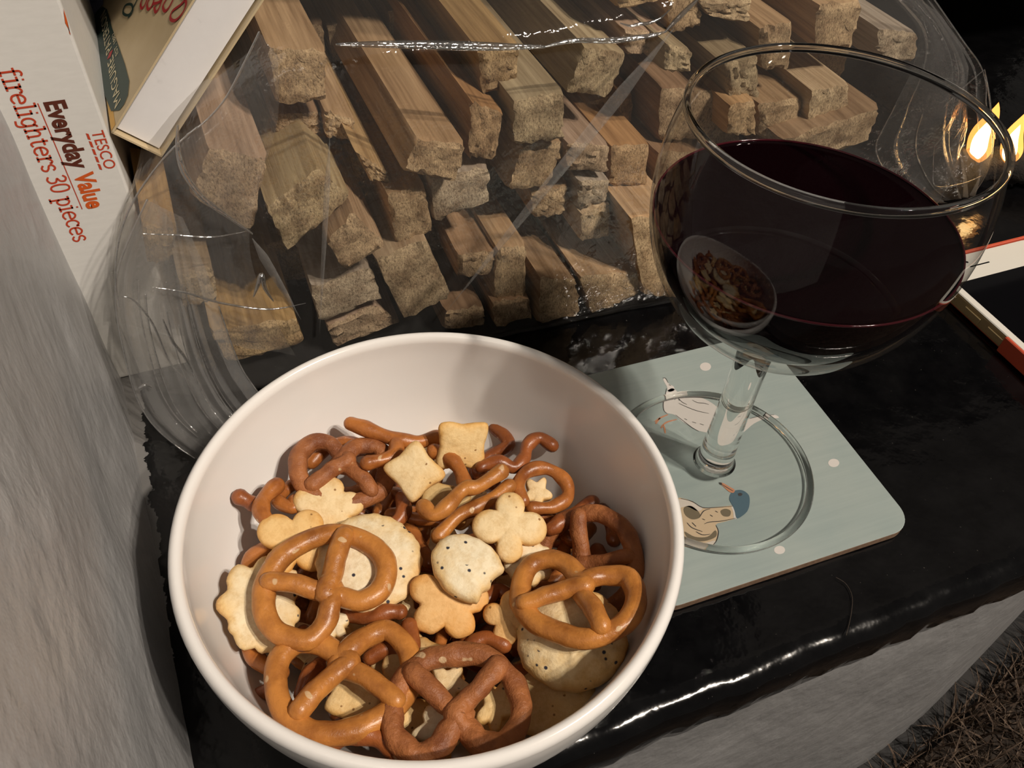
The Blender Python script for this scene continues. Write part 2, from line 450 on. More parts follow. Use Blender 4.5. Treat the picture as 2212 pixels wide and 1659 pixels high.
# ================================================================== lettering
def font_mesh(name, text, mat, parent, org, xdir, ydir, length=None, height=None, bold=0.0, shear=0.0, lift=0.0, squeeze=None):
    cu = bpy.data.curves.new(name, 'FONT'); cu.body = text; cu.size = 1; cu.offset = bold; cu.shear = shear
    cu.resolution_u = 4
    t = bpy.data.objects.new('tmp_text', cu); col.objects.link(t)
    dg = bpy.context.evaluated_depsgraph_get(); me = bpy.data.meshes.new_from_object(t.evaluated_get(dg))
    bpy.data.objects.remove(t); bpy.data.curves.remove(cu)
    v = np.array([tuple(q.co) for q in me.vertices]); f = [tuple(p.vertices) for p in me.polygons]
    v[:, 0] -= v[:, 0].min(); s = length/v[:, 0].max()
    sy = height if height else s
    xdir = np.asarray(xdir, float); ydir = np.asarray(ydir, float); n = np.cross(xdir, ydir)
    P = np.asarray(org)[None] + v[:, :1]*s*xdir + v[:, 1:2]*sy*ydir + n[None]*lift
    bpy.data.meshes.remove(me)
    return world_obj(name, P, f, mat, parent, smooth=False)
GLY = {  # slab-serif strokes: (curved?, points)
 'f': (.80, [(1, [(.80, 1.38), (.62, 1.5), (.40, 1.40), (.36, 1.1), (.36, .5), (.36, 0)]), (0, [(.05, 1), (.72, 1)]), (0, [(.08, 0), (.68, 0)])]),
 'i': (.62, [(0, [(.10, 1), (.33, 1), (.33, 0)]), (0, [(.06, 0), (.60, 0)]), (0, [(.26, 1.42), (.40, 1.42)])]),
 'r': (.84, [(0, [(.08, 1), (.28, 1), (.28, 0)]), (0, [(.04, 0), (.56, 0)]), (1, [(.28, .6), (.42, .88), (.64, 1.0), (.80, .92)]), (0, [(.80, .95), (.80, .76)])]),
 'e': (.95, [(1, [(.12, .54), (.5, .54), (.86, .54), (.80, .84), (.5, 1.0), (.20, .84), (.10, .5), (.2, .14), (.52, -.01), (.86, .12)])]),
 'l': (.62, [(0, [(.10, 1.5), (.33, 1.5), (.33, 0)]), (0, [(.06, 0), (.60, 0)])]),
 'g': (.98, [(1, [(.78, .75), (.5, 1.0), (.2, .84), (.11, .5), (.2, .16), (.5, .0), (.78, .25)]), (1, [(.79, 1.0), (.79, .4), (.79, -.15), (.62, -.44), (.20, -.40)]), (0, [(.79, 1), (.97, 1)])]),
 'h': (1.08, [(0, [(.08, 1.5), (.27, 1.5), (.27, 0)]), (1, [(.27, .62), (.42, .9), (.64, 1.0), (.82, .82), (.84, .4), (.84, 0)]), (0, [(.04, 0), (.48, 0)]), (0, [(.64, 0), (1.04, 0)])]),
 't': (.76, [(1, [(.32, 1.34), (.32, .8), (.32, .25), (.46, .0), (.74, .08)]), (0, [(.05, 1), (.70, 1)])]),
 's': (.80, [(1, [(.70, .80), (.58, .97), (.38, 1.0), (.16, .84), (.22, .60), (.5, .48), (.70, .28), (.60, .04), (.36, -.01), (.12, .16)])]),
 '3': (.92, [(1, [(.12, 1.30), (.38, 1.5), (.70, 1.34), (.66, .98), (.36, .80), (.72, .60), (.74, .2), (.42, .0), (.10, .16)])]),
 '0': (.98, [(1, [(.46, 1.5), (.20, 1.32), (.10, .75), (.20, .18), (.46, .0), (.72, .18), (.82, .75), (.72, 1.32), (.46, 1.5)])]),
 'p': (1.0, [(0, [(.08, 1), (.27, 1), (.27, -.48)]), (0, [(.04, -.48), (.54, -.48)]), (1, [(.27, .72), (.5, 1.0), (.80, .84), (.89, .5), (.80, .16), (.5, .0), (.27, .26)])]),
 'c': (.88, [(1, [(.78, .78), (.52, 1.0), (.22, .85), (.11, .5), (.22, .14), (.52, -.01), (.80, .14)]), (0, [(.78, .98), (.78, .72)])]),
 ' ': (.42, [])}
def slab_text(name, text, mat, parent, p0, p1, updir, xh, sw, n):
    p0 = np.asarray(p0, float); d = np.asarray(p1, float) - p0; L = np.linalg.norm(d); d /= L
    tot = sum(GLY[c][0] for c in text); sx = L/tot; up = np.asarray(updir, float); acc = Acc(); x = 0
    for c in text:
        adv, st = GLY[c]
        for cur, pts in st:
            P = np.array([(a, b, 0) for a, b in pts], float)
            P = catmull(P, 5) if cur else P
            if not cur and len(P) > 2:
                for q in range(len(P)-1):
                    seg = P[q:q+2].copy(); e = (seg[1]-seg[0])/np.linalg.norm(seg[1]-seg[0])*.5*sw/xh
                    seg[0] -= e; seg[1] += e
                    W = p0 + (x+seg[:, :1])*sx*d + seg[:, 1:2]*xh*up; acc.add(*ribbon(W, sw, n))
                continue
            W = p0 + (x+P[:, :1])*sx*d + P[:, 1:2]*xh*up
            acc.add(*ribbon(W, sw, n))
        x += adv
    # tiny step along the normal between overlapping strokes is not needed: all share one colour
    return world_obj(name, acc.v, acc.f, mat, parent, smooth=False)

# ================================================================== FIRELIGHTER BOX
YB = .2561
def build_firelighters():
    card, nt, b = new_mat('white_printed_card'); v = objco(nt)
    nt.links.new(ramp(nt, noise(nt, mapping(nt, v, (1, 1, 4)), 160, 4, .6), [(.3, (.70, .69, .665)), (.7, (.745, .735, .71))]), b.inputs['Base Color'])
    b.inputs['Roughness'].default_value = .5; b.inputs['Specular IOR Level'].default_value = .3
    x0, x1, y1, h = -.0568, -.0282, .345, .205
    root = empty('firelighter_box', (x0, YB, 0.0))
    tag(root, 'white card box of firelighters standing upright against the grey wall', 'box')
    P = np.array(root.location)
    bm = box_bm(x1-x0, y1-YB, h, .0009, 2); bm_obj('carton', bm, card, root, loc=((x1-x0)/2, (y1-YB)/2, h/2+.0006))
    red = flat('red_print', (.52, .055, .018), .5); brown = flat('brown_print', (.105, .022, .010), .5); org = flat('orange_print', (.62, .10, .012), .5)
    yf = YB - .00012; n = (0, -1, 0); up = (1, 0, 0)
    q = lambda u, v_: aty(u, v_, yf)
    dn = np.array([0, 0, -1.0])
    # "firelighters 30 pieces" reads downwards, letter tops to the right
    a, b_ = q(1, 148), q(161, 524); xb = .5*(a[0]+b_[0])
    xb = min(a[0], b_[0]) + .0004
    slab_text('firelighters_lettering', 'firelighters 30 pieces', red, root, (xb-.0003, yf, a[2]), (xb-.0003, yf, b_[2]), up, .0036, .00060, n)
    a, b_ = q(95, 221), q(190, 452); xb = (a[0]+b_[0])/2; L = a[2]-b_[2]
    sp = .628
    font_mesh('everyday_lettering', 'Everyday', brown, root, (xb, yf, a[2]), dn, up, L*.605, .0080, .034)
    font_mesh('value_lettering', 'Value', org, root, (xb, yf, a[2]-L*.645), dn, up, L*.355, .0080, .034)
    a, b_ = q(82, 223), q(177, 452); xu = (a[0]+b_[0])/2
    world_obj('underline', *ribbon([(xu, yf, a[2]), (xu, yf, b_[2])], .00028, n), red, root, smooth=False)
    a, b_ = q(198, 284), q(226, 366); xt = (a[0]+b_[0])/2
    font_mesh('tesco_lettering', 'TESCO', red, root, (xt, yf, a[2]), dn, up, a[2]-b_[2], .0050, .004)
    for k in range(5):
        z = a[2] - (a[2]-b_[2])*(k+.1)/5.; w = .0018; z2 = z - (a[2]-b_[2])*.155; xx = xt - .0016
        world_obj('dash', [(xx, yf, z+.0000), (xx+.0007, yf, z-.0004), (xx+.0007, yf, z2-.0004), (xx, yf, z2)], [(0, 1, 2, 3)], red, root, smooth=False)
    # orange flame print by the top edge
    pts = [(143, 18), (150, 40), (156, 72), (159, 76), (153, 60), (147, 50)]
    world_obj('orange_print_patch', [q(u-6, v_) for u, v_ in pts], [tuple(range(6))], org, root, smooth=False)
build_firelighters()

# ================================================================== MATCHBOX
def build_matchbox():
    e1 = np.array([-.012, 1.0, .0]); e1 /= np.linalg.norm(e1)
    e2 = np.array([.6717, .037, .7399]); e2 -= e1*(e1 @ e2); e2 /= np.linalg.norm(e2)
    e3 = np.cross(e1, e2)
    if e3[2] > 0: e3 = -e3
    d = ray(240, 287); P0 = CAM + d*(.2575/d[1])
    root = empty('matchbox', P0)
    tag(root, 'large beige matchbox with green oval label wedged beside the firelighter box', 'matchbox')
    W2, W3, L, t = .066, .0166, .115, .0006
    def quadbox(name, o, a, b_, c, mat, par=root):
        o = np.asarray(o); v_ = [o, o+a, o+a+b_, o+b_, o+c, o+a+c, o+a+b_+c, o+b_+c]
        f = [(0, 1, 2, 3), (7, 6, 5, 4), (0, 4, 5, 1), (1, 5, 6, 2), (2, 6, 7, 3), (3, 7, 4, 0)]
        return world_obj(name, v_, f, mat, par, smooth=False)
    beige, nt, b = new_mat('beige_matchbox_card'); v = objco(nt)
    nt.links.new(ramp(nt, noise(nt, v, 60, 4, .6), [(.3, (.55, .43, .26)), (.7, (.62, .50, .32))]), b.inputs['Base Color']); b.inputs['Roughness'].default_value = .45
    white, nt, b = new_mat('white_tray_card'); v = objco(nt)
    nt.links.new(ramp(nt, noise(nt, v, 75, 4, .7), [(.22, (.60, .59, .60)), (.36, (.80, .79, .80)), (.7, (.83, .82, .83))]), b.inputs['Base Color']); b.inputs['Roughness'].default_value = .5
    black = flat('match_striker', (.03, .022, .018), .8)
    # sleeve: label panel, back panel and two striker sides
    quadbox('label_panel', P0, e1*L, e2*W2, e3*t, beige)
    quadbox('back_panel', P0+e3*(W3-t), e1*L, e2*W2, e3*t, beige)
    quadbox('striker_side', P0, e1*L, e2*t, e3*W3, beige); quadbox('striker_side', P0+e2*(W2-t), e1*L, e2*t, e3*W3, beige)
    # tray, a hair inside the sleeve mouth
    g = .0013; tr = quadbox('tray', P0+e2*g+e3*g+e1*.0026, e1*(L-.004), e2*(W2-2*g), e3*(W3-2*g), white)
    n = -e3; P1 = P0 - e3*.0001
    lab = lambda u, v_: onplane(u, v_, P1, n)
    green = flat('dark_green_print', (.022, .05, .042), .45); cream = flat('cream_print', (.68, .60, .40), .5)
    redp = flat('crimson_print', (.40, .025, .03), .5); pur = flat('lilac_print', (.25, .24, .36), .5); yel = flat('gold_print', (.62, .36, .08), .5)
    E1 = lambda a, b_: P1 + e1*a + e2*b_
    inv = lambda p: ((p-P1) @ e1, (p-P1) @ e2)
    # gold border strip along the edge
    world_obj('gold_border', [E1(.0005, .0004), E1(.05, .0004), E1(.05, .0030), E1(.0005, .0030)], [(0, 1, 2, 3)], yel, root, smooth=False)
    # leaf-shaped green panel
    P1 = P0 - e3*.0002
    pts = [(258, 238), (268, 225), (276, 206), (279, 175), (270, 140), (256, 100), (242, 60), (231, 20), (222, 14), (210, 24), (199, 42), (194, 66), (199, 102), (208, 150), (222, 195), (240, 240)]
    world_obj('green_panel', [lab(*p) for p in pts], [tuple(range(len(pts)))], green, root, smooth=False)
    P1 = P0 - e3*.0003
    a, b_ = inv(lab(258, 219)), inv(lab(213, 44)); bm_ = (a[1]+b_[1])/2
    mid = (a[1]*.5+b_[1]*.5) + .0030
    font_mesh('maguire_lettering', 'MAGUIRE', cream, root, E1(a[0], mid), e1, -e2, (b_[0]-a[0])*.46, .0058, .0)
    font_mesh('paterson_lettering', 'PATERSON', cream, root, E1(a[0]+(b_[0]-a[0])*.54, mid), e1, -e2, (b_[0]-a[0])*.46, .0058, .0)
    h0 = E1(a[0]+(b_[0]-a[0])*.50, mid-.0017)
    world_obj('red_emblem', [h0+e1*.0019, h0+e2*.0022, h0-e1*.0019, h0-e2*.0022], [(0, 1, 2, 3)], redp, root, smooth=False)
    font_mesh('est_lettering', 'EST. 1882', cream, root, E1(a[0]+(b_[0]-a[0])*.40, mid+.0030), e1, -e2, (b_[0]-a[0])*.24, .0026, .0)
    # lilac picture corner
    pts = [(150, 0), (160, 30), (178, 62), (196, 40), (222, 10), (226, -20), (140, -20)]
    world_obj('lilac_picture', [lab(*p) for p in pts], [tuple(range(len(pts)))], pur, root, smooth=False)
    pts = [(178, 8), (186, 18), (180, 30), (190, 34), (200, 20), (194, 8), (206, 2)]
    world_obj('picture_strokes', *ribbon(catmull([lab(*p) for p in pts], 5), .0007, n), flat('blue_print', (.06, .06, .20), .5), root, smooth=False)
    # handwritten red and green script, seen upside down and cut by the picture edge
    acc = Acc()
    for st in ([(392, -12), (402, 6), (394, 28), (378, 44), (368, 40), (372, 24), (390, 10), (404, -6)],
               [(378, -10), (366, 14), (356, 24), (352, 12), (362, -6)], [(352, -8), (344, 16), (336, 26), (333, 14)], [(350, 0), (340, 6), (330, 8)],
               [(336, -10), (328, 12), (320, 20), (318, 8), (326, -8)], [(322, -14), (314, 8), (306, 18), (304, 6), (312, -10)]):
        acc.add(*ribbon(catmull([lab(*p) for p in st], 6), .0011, n))
    world_obj('red_script_lettering', acc.v, acc.f, redp, root, smooth=False)
    st = [(300, -10), (290, 12), (278, 32), (266, 28), (270, 12), (284, 10), (286, 26), (276, 38)]
    world_obj('green_script_lettering', *ribbon(catmull([lab(*p) for p in st], 6), .0010, n), green, root, smooth=False)
build_matchbox()

# ================================================================== KINDLING
# every stick: end face measured as four corners (TL, TR, BR, BL), distance of its sawn end, colour, length, label
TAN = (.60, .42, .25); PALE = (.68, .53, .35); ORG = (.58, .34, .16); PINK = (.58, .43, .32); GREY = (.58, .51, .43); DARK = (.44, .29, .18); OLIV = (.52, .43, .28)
STK = [
 ([(580,105),(706,112),(704,217),(600,231)], .262, TAN, .10, 'short square kindling block under the plastic, nearest the matchbox'),
 ([(904,303),(1009,316),(987,396),(873,373)], .232, TAN, .22, 'long pale-topped kindling stick jutting forward in the upper middle of the pile'),
 ([(1021,222),(1091,247),(1069,348),(1012,342)], .240, ORG, .22, 'orange-brown kindling stick right beside the long pale-topped stick'),
 ([(1031,105),(1125,100),(1115,185),(1045,206)], .252, (.56,.38,.18), .20, 'yellowish rough-ended kindling stick just below the bright fold of the bag'),
 ([(1110,218),(1221,202),(1218,304),(1113,316)], .238, OLIV, .20, 'square grey-green kindling end with sawn ridges and a lit top face'),
 ([(1265,101),(1357,120),(1319,209),(1227,202)], .250, OLIV, .20, 'speckled leaning kindling end right of the grey-green one'),
 ([(1350,66),(1439,70),(1434,115),(1357,121)], .258, PINK, .14, 'pinkish kindling end under the wavy fold at the top'),
 ([(1325,-40),(1432,-50),(1428,6),(1340,22)], .262, (.62,.42,.2), .12, 'bright tan kindling end with plastic stretched over it at the top'),
 ([(1441,95),(1496,112),(1494,158),(1436,156)], .246, OLIV, .13, 'small dark-sided kindling end touching the straight bright fold'),
 ([(1512,4),(1628,0),(1618,52),(1535,38)], .262, PALE, .12, 'knobbly pale kindling end at the top, left of the wine glass rim'),
 ([(1129,320),(1222,307),(1188,402),(1098,413)], .243, TAN, .14, 'smooth-cut tan kindling end directly below the grey-green one'),
 ([(1226,310),(1319,316),(1313,373),(1224,370)], .240, PINK, .14, 'pinkish kindling end in the middle row with a peach top face'),
 ([(1321,318),(1404,312),(1398,402),(1319,405)], .243, ORG, .14, 'orange kindling end touching the left side of the wine glass, middle row'),
 ([(1250,392),(1318,392),(1312,436),(1250,455)], .240, GREY, .13, 'fuzzy pale grey kindling end with a curled fibre edge'),
 ([(1150,419),(1231,403),(1220,468),(1152,470)], .245, TAN, .13, 'frayed splintery kindling end in the middle of the pile'),
 ([(1255,463),(1319,441),(1318,514),(1258,525)], .238, PALE, .14, 'squarish tan kindling end under the fuzzy grey one'),
 ([(1361,470),(1470,460),(1475,648),(1392,640)], .2285, TAN, .15, 'tall kindling stick on the bottom row half hidden behind the wine glass'),
 ([(930,392),(1057,360),(1059,438),(941,482)], .240, GREY, .14, 'light grey weathered kindling end under the long pale-topped stick'),
 ([(836,419),(921,409),(936,503),(858,539)], .238, TAN, .15, 'narrow upright tan kindling end left of the light grey one'),
 ([(688,366),(760,428),(623,546),(576,448)], .236, (.56,.45,.27), .14, 'large yellowish diamond-tilted kindling end on the left'),
 ([(765,460),(833,532),(748,586),(706,525)], .230, (.54,.38,.24), .15, 'tilted kindling end overlapping the large yellowish one'),
 ([(811,563),(923,519),(977,642),(876,696)], .2335, (.55,.42,.28), .15, 'cracked square kindling end above the back rim of the bowl'),
 ([(674,624),(800,577),(826,646),(692,700)], .236, GREY, .14, 'broad pale kindling end left of the cracked square one'),
 ([(706,707),(815,660),(865,700),(724,751)], .2385, PINK, .13, 'low pinkish kindling end resting behind the bowl rim'),
 ([(455,720),(640,690),(660,745),(490,787)], .2405, (.58,.40,.19), .15, 'wide orange-sided kindling end at the bottom left of the bag'),
 ([(308,490),(384,500),(370,566),(319,572)], .240, (.62,.42,.2), .05, 'pale upright kindling stick at the far left of the bag'),
 ([(384,600),(460,580),(470,650),(400,668)], .240, PALE, .06, 'pale kindling stick inside the loose left folds of the bag'),
 ([(450,322),(580,345),(545,505),(415,430)], .243, PINK, .12, 'large chunky kindling block with a lit top at the upper left'),
 ([(588,246),(690,244),(692,292),(600,300)], .270, DARK, .08, 'dark splintered kindling piece behind the short square block'),
 ([(700,238),(768,262),(766,306),(705,298)], .266, TAN, .08, 'fan-split kindling sliver beside the dark splintered piece'),
 ([(768,330),(836,372),(842,396),(800,392)], .245, (.60,.42,.22), .12, 'thin pale kindling strip under the long pale-topped stick'),
 ([(990,552),(1075,544),(1065,593),(990,601)], .236, (.50,.33,.20), .14, 'reddish-topped kindling end low in the middle of the pile'),
 ([(1076,540),(1139,533),(1136,639),(1068,650)], .234, TAN, .14, 'upright two-tone kindling end low in the middle'),
 ([(1168,601),(1247,606),(1255,682),(1166,705)], .2305, (.44,.30,.18), .14, 'brown kindling end with a sloping lit top on the bottom row'),
 ([(1252,598),(1380,590),(1382,640),(1280,682)], .2305, TAN, .14, 'rounded tan kindling end on the bottom row left of the wine glass'),
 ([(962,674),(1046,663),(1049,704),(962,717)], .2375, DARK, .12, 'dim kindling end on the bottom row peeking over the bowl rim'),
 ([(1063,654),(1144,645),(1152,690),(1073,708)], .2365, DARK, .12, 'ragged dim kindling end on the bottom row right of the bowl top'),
 ([(1756,198),(1837,184),(1829,257),(1741,283)], .246, PALE, .12, 'blocky kindling end framed inside the wine glass rim'),
 ([(1576,228),(1635,220),(1635,294),(1572,294)], .243, (.58,.38,.2), .12, 'orange-tan kindling end just above the wine surface at left'),
 ([(1767,10),(1866,5),(1840,106),(1763,106)], .256, TAN, .12, 'tall tan kindling stick above the middle of the glass rim'),
 ([(1899,62),(1984,73),(1980,134),(1895,134)], .252, GREY, .10, 'grey ribbed kindling end above the right part of the glass rim'),
 ([(1565,140),(1640,125),(1640,212),(1578,214)], .250, OLIV, .12, 'dull kindling end behind the left part of the glass rim'),
 ([(1640,60),(1715,50),(1705,150),(1650,152)], .256, TAN, .12, 'tan kindling end just above the top of the glass rim'),
 ([(1692,304),(1905,232),(1876,312),(1720,345)], .238, (.50,.35,.22), .12, 'wide kindling stick seen through the glass above the wine'),
 ([(1640,225),(1735,215),(1725,300),(1645,300)], .250, TAN, .11, 'kindling end between the two lit ends inside the glass rim'),
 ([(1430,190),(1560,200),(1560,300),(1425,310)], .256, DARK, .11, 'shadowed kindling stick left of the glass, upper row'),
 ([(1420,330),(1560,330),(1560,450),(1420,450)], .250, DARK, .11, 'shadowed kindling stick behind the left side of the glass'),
 ([(1440,-20),(1512,-30),(1516,60),(1450,70)], .264, TAN, .10, 'half-lit kindling stick beside the straight bright fold at the top'),
]
def stick_mesh(C, L, seed, n=9, warp=(0, 0)):
    """C: 4 world corners of the end face (TL,TR,BR,BL); the stick runs back along +Y"""
    rr = random.Random(seed); C = [np.asarray(c) for c in C]
    ds = np.array([warp[0], 1, warp[1]])
    verts, faces, fm = [], [], []
    def P(a, b):   # a across, b down
        return (C[0]*(1-a)+C[1]*a)*(1-b) + (C[3]*(1-a)+C[2]*a)*b
    size = np.linalg.norm(C[0]-C[2])
    idx = {}
    for j in range(n+1):
        for i in range(n+1):
            p = P(i/n, j/n)
            edge = i in (0, n) or j in (0, n)
            amp = .0006
            dy = amp*mnoise.noise(Vector((p[0]*330+seed, p[2]*330, seed*.7))) + .0004*rr.gauss(0, 1)
            p = p + np.array([0, dy + (.0010 if edge else 0), 0])
            if edge:
                ctr = sum(C)/4; p = p + (p-ctr)*rr.uniform(-.035, .012)
                p = p + np.array([rr.gauss(0, .0002), rr.gauss(0, .0004), rr.gauss(0, .0002)])
            if i in (0, n) and j in (0, n): ctr = sum(C)/4; p = p + (ctr-p)*rr.uniform(.02, .08)
            idx[i, j] = len(verts); verts.append(p)
    for j in range(n):
        for i in range(n):
            faces.append((idx[i, j], idx[i+1, j], idx[i+1, j+1], idx[i, j+1])); fm.append(1)
    ringk = [(i, 0) for i in range(n)] + [(n, j) for j in range(n)] + [(n-i, n) for i in range(n)] + [(0, n-j) for j in range(n)]
    prev = [idx[k] for k in ringk]; m = len(prev)
    ctr = sum(C)/4
    for s in (.004, .25*L, .6*L, L):
        cur = []
        for k, (i, j) in enumerate(ringk):
            p = P(i/n, j/n) + ds*s
            p = p + (p - (ctr+ds*s))*(.03*mnoise.noise(Vector((k*.8, s*40, seed))))
            cur.append(len(verts)); verts.append(p)
        for k in range(m):
            a, b = k, (k+1) % m
            faces.append((prev[a], cur[a], cur[b], prev[b])); fm.append(0)
        prev = cur
    faces.append(tuple(prev)); fm.append(1)
    return verts, faces, fm
def add_stick(C, L, colr, label, seed, group, warp=(0, 0)):
    v, f, fm = stick_mesh(C, L, seed, warp=warp)
    cc, loc = centred(v)
    o = mesh_obj('kindling_stick', cc, f, None, None, True, loc, [MAT['wside'], MAT['wend']], fm)
    me = o.data
    try:
        me.set_sharp_from_angle(angle=math.radians(40))
    except Exception: pass
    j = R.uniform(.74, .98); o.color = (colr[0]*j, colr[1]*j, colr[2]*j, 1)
    tag(o, label, 'firewood', group); return o
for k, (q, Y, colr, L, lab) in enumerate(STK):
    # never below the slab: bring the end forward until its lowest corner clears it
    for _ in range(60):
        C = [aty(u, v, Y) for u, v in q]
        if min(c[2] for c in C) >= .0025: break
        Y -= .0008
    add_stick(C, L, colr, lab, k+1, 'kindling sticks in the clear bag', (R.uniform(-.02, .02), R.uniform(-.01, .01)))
# sticks deeper in the bag, showing only through the gaps
rr = random.Random(21); k = 0
for row, z in enumerate((.006, .030, .054, .076)):
    x = .012 + .006*row
    while x < (.285 if z < .09 else .25):
        w, h = rr.uniform(.019, .025), rr.uniform(.019, .0235)
        y = (.275 if z < .07 else .318) + rr.uniform(0, .018); t = rr.uniform(-.15, .15)
        c = np.array([x+w/2, y, z+h/2]); cs, sn = math.cos(t), math.sin(t)
        C = [c + np.array([a*w/2*cs - b*h/2*sn, 0, a*w/2*sn + b*h/2*cs]) for a, b in ((-1, 1), (1, 1), (1, -1), (-1, -1))]
        add_stick(C, .13, rr.choice([DARK, TAN, DARK, ORG]) if z < .07 else rr.choice([(.30, .20, .13), (.24, .16, .10)]), 'dim kindling stick deeper in the bag showing through gaps', 300+k, 'kindling sticks deeper in the bag'); k += 1  # upper row coloured darker to imitate shade at the back of the bag
        x += w + rr.uniform(.003, .008)

# ------------------------------------------------------------------ the clear bag around the sticks
def build_bag():
    #      X      Yb     Yt     zt    yback  zback
    ST = [(-.0475, .247, .2500, .030, .2530, .028), (-.041, .239, .2470, .056, .2535, .056), (-.030, .234, .2450, .078, .2535, .080),
          (-.016, .231, .2430, .094, .275, .096), (.002, .229, .2400, .112, .34, .112), (.03, .2275, .2360, .127, .40, .142),
          (.07, .2265, .2330, .1290, .42, .152), (.11, .2250, .2320, .1300, .43, .158), (.15, .2235, .2320, .1330, .43, .160), (.20, .2225, .2330, .1360, .42, .158),
          (.25, .2235, .2350, .1270, .41, .145), (.285, .2270, .2380, .1130, .39, .125), (.315, .2310, .2430, .0900, .37, .098),
          (.340, .2380, .2480, .0620, .32, .064), (.356, .2480, .2540, .0360, .27, .036)]
    A = np.array(ST); nx, ns = 190, 130
    X = np.linspace(A[0, 0], A[-1, 0], nx)
    cols = [np.interp(X, A[:, 0], A[:, k]) for k in range(1, 6)]
    ker = np.ones(5)/5
    cols = [np.concatenate([c[:2], np.convolve(c, ker, 'valid'), c[-2:]]) for c in cols]
    verts, faces = [], []
    for i, x in enumerate(X):
        Yb, Yt, zt, yb, zb = [c[i] for c in cols]
        key = np.array([(yb, .0015), (Yb+.02, .0012), (Yb+.004, .0015), (Yb-.0005, .007), (Yb*.75+Yt*.25-.003, zt*.33), (Yb*.45+Yt*.55-.003, zt*.68), (Yt-.001, zt*.955), (Yt+.006, zt+.002), (Yt*.6+yb*.4, zt*.7+zb*.3+.004), (yb, zb), (yb+.004, zb*.5)])
        P = catmull(np.c_[np.zeros(len(key)), key], 12, closed=True)
        seg = np.linalg.norm(np.diff(np.vstack([P, P[:1]]), axis=0), axis=1); s = np.concatenate([[0], np.cumsum(seg)])
        PP = np.vstack([P, P[:1]]); tt = np.linspace(0, s[-1], ns, endpoint=False)
        y = np.interp(tt, s, PP[:, 1]); z = np.interp(tt, s, PP[:, 2])
        dy = np.roll(y, -1)-np.roll(y, 1); dz = np.roll(z, -1)-np.roll(z, 1); l = np.hypot(dy, dz)+1e-9
        ny, nz = dz/l, -dy/l
        for k in range(ns):
            p = Vector((x, y[k], z[k]))
            dist, _ = mnoise.voronoi(Vector((x*24 + z[k]*14, z[k]*30 - x*9, y[k]*16)))
            cre = min(dist[1]-dist[0], .5)
            d1, _ = mnoise.voronoi(Vector((x*70, z[k]*70 + x*30, y[k]*60 + 5)))
            cre2 = min(d1[1]-d1[0], .5)
            edge = 1.0 + 1.3*max(0, (.02 - x)/.06) + 1.0*max(0, (x - .26)/.09)
            h = (-.0026*cre + .0012*mnoise.noise(p*55) - .0006*cre2)*edge
            if z[k] < .004: h *= .25
            sg = -1
            zz = max(z[k] + sg*nz[k]*h, .0010)
            verts.append((x, y[k] + sg*ny[k]*h, zz))
    for i in range(nx-1):
        for k in range(ns):
            a, b = i*ns+k, i*ns+(k+1) % ns
            faces.append((a, b, b+ns, a+ns))
    faces.append(tuple(range(ns))); faces.append(tuple(range((nx-1)*ns, nx*ns))[::-1])
    bag = world_obj('kindling_bag', verts, faces, MAT['film'])
    tag(bag, 'clear crinkled plastic bag full of kindling lying on the hearth', 'bag')
    # thin line where the film folds back on itself
    def line(name, P, r=.00028):
        P = catmull(P, 5) if len(P) > 2 else np.array(P)
        world_obj(name, *tube(P, r, 6), MAT['fold'], bag)
    # gathered sheets of film: pleats fan out between a left and a right border
    def gather(left, right, y0, y1, amp, folds, phase, mat, ease=1.3, nu=97, ridges=(), shade=False, floor=False):
        Lp = catmull([(u, v, 0) for u, v in left], 8); Rp = catmull([(u, v, 0) for u, v in right], 8)
        m_ = min(len(Lp), len(Rp)); Lp = Lp[np.linspace(0, len(Lp)-1, 50).astype(int)]; Rp = Rp[np.linspace(0, len(Rp)-1, 50).astype(int)]
        nv = 50; vv, ff = [], []
        for j in range(nv):
            t = j/(nv-1); Y = y0 + (y1-y0)*t**ease
            for i in range(nu):
                u = i/(nu-1); q = Lp[j]*(1-u) + Rp[j]*u
                p = aty(q[0], q[1], Y)
                if floor and p[2] < .002: p = atz(q[0], q[1], .002)
                ph = (u + .10*math.sin(9*u + phase))*folds + phase + .10*math.sin(4*t + phase*5)
                w = amp*(.3 + .7*min(1, t*2.0))*(abs((ph % 1)*2-1)*2-1)*(.6+.6*math.sin(u*5+phase*2)**2)
                w += .0010*mnoise.noise(Vector((u*6, t*5, phase*3)))
                p = p + np.array([.10, -.85, .45])*w
                p[2] = max(p[2], .0014 + phase*.0004); vv.append(p)
        for j in range(nv-1):
            for i in range(nu-1):
                a = j*nu+i; ff.append((a, a+1, a+nu+1, a+nu))
        world_obj('gathered_film', vv, ff, mat, bag, smooth=not shade)
        V = np.array(vv).reshape(nv, nu, 3)
        for u, t0, t1, r in ridges:
            i = int(u*(nu-1)); seg = V[int(t0*(nv-1)):int(t1*(nv-1))+1:4, i] + np.array([0, -.0003, .0002])
            if len(seg) > 1: line('fold_edge', seg, r)
    yl = atz(425, 990, .002)[1]
    LB = [(318, 432), (262, 560), (250, 650), (268, 760), (300, 868), (352, 938), (425, 990)]
    gather(LB, [(395, 470), (452, 600), (486, 700), (520, 790), (560, 850), (590, 890), (610, 925)], .2365, yl, .0034, 5.0, .13, MAT['milky'], ridges=((0, 0, 1, .0003), (.22, .25, .95, .0003), (.47, .35, 1, .00025), (.7, .3, .9, .00025), (1, .3, 1, .0003)), shade=True, floor=True)
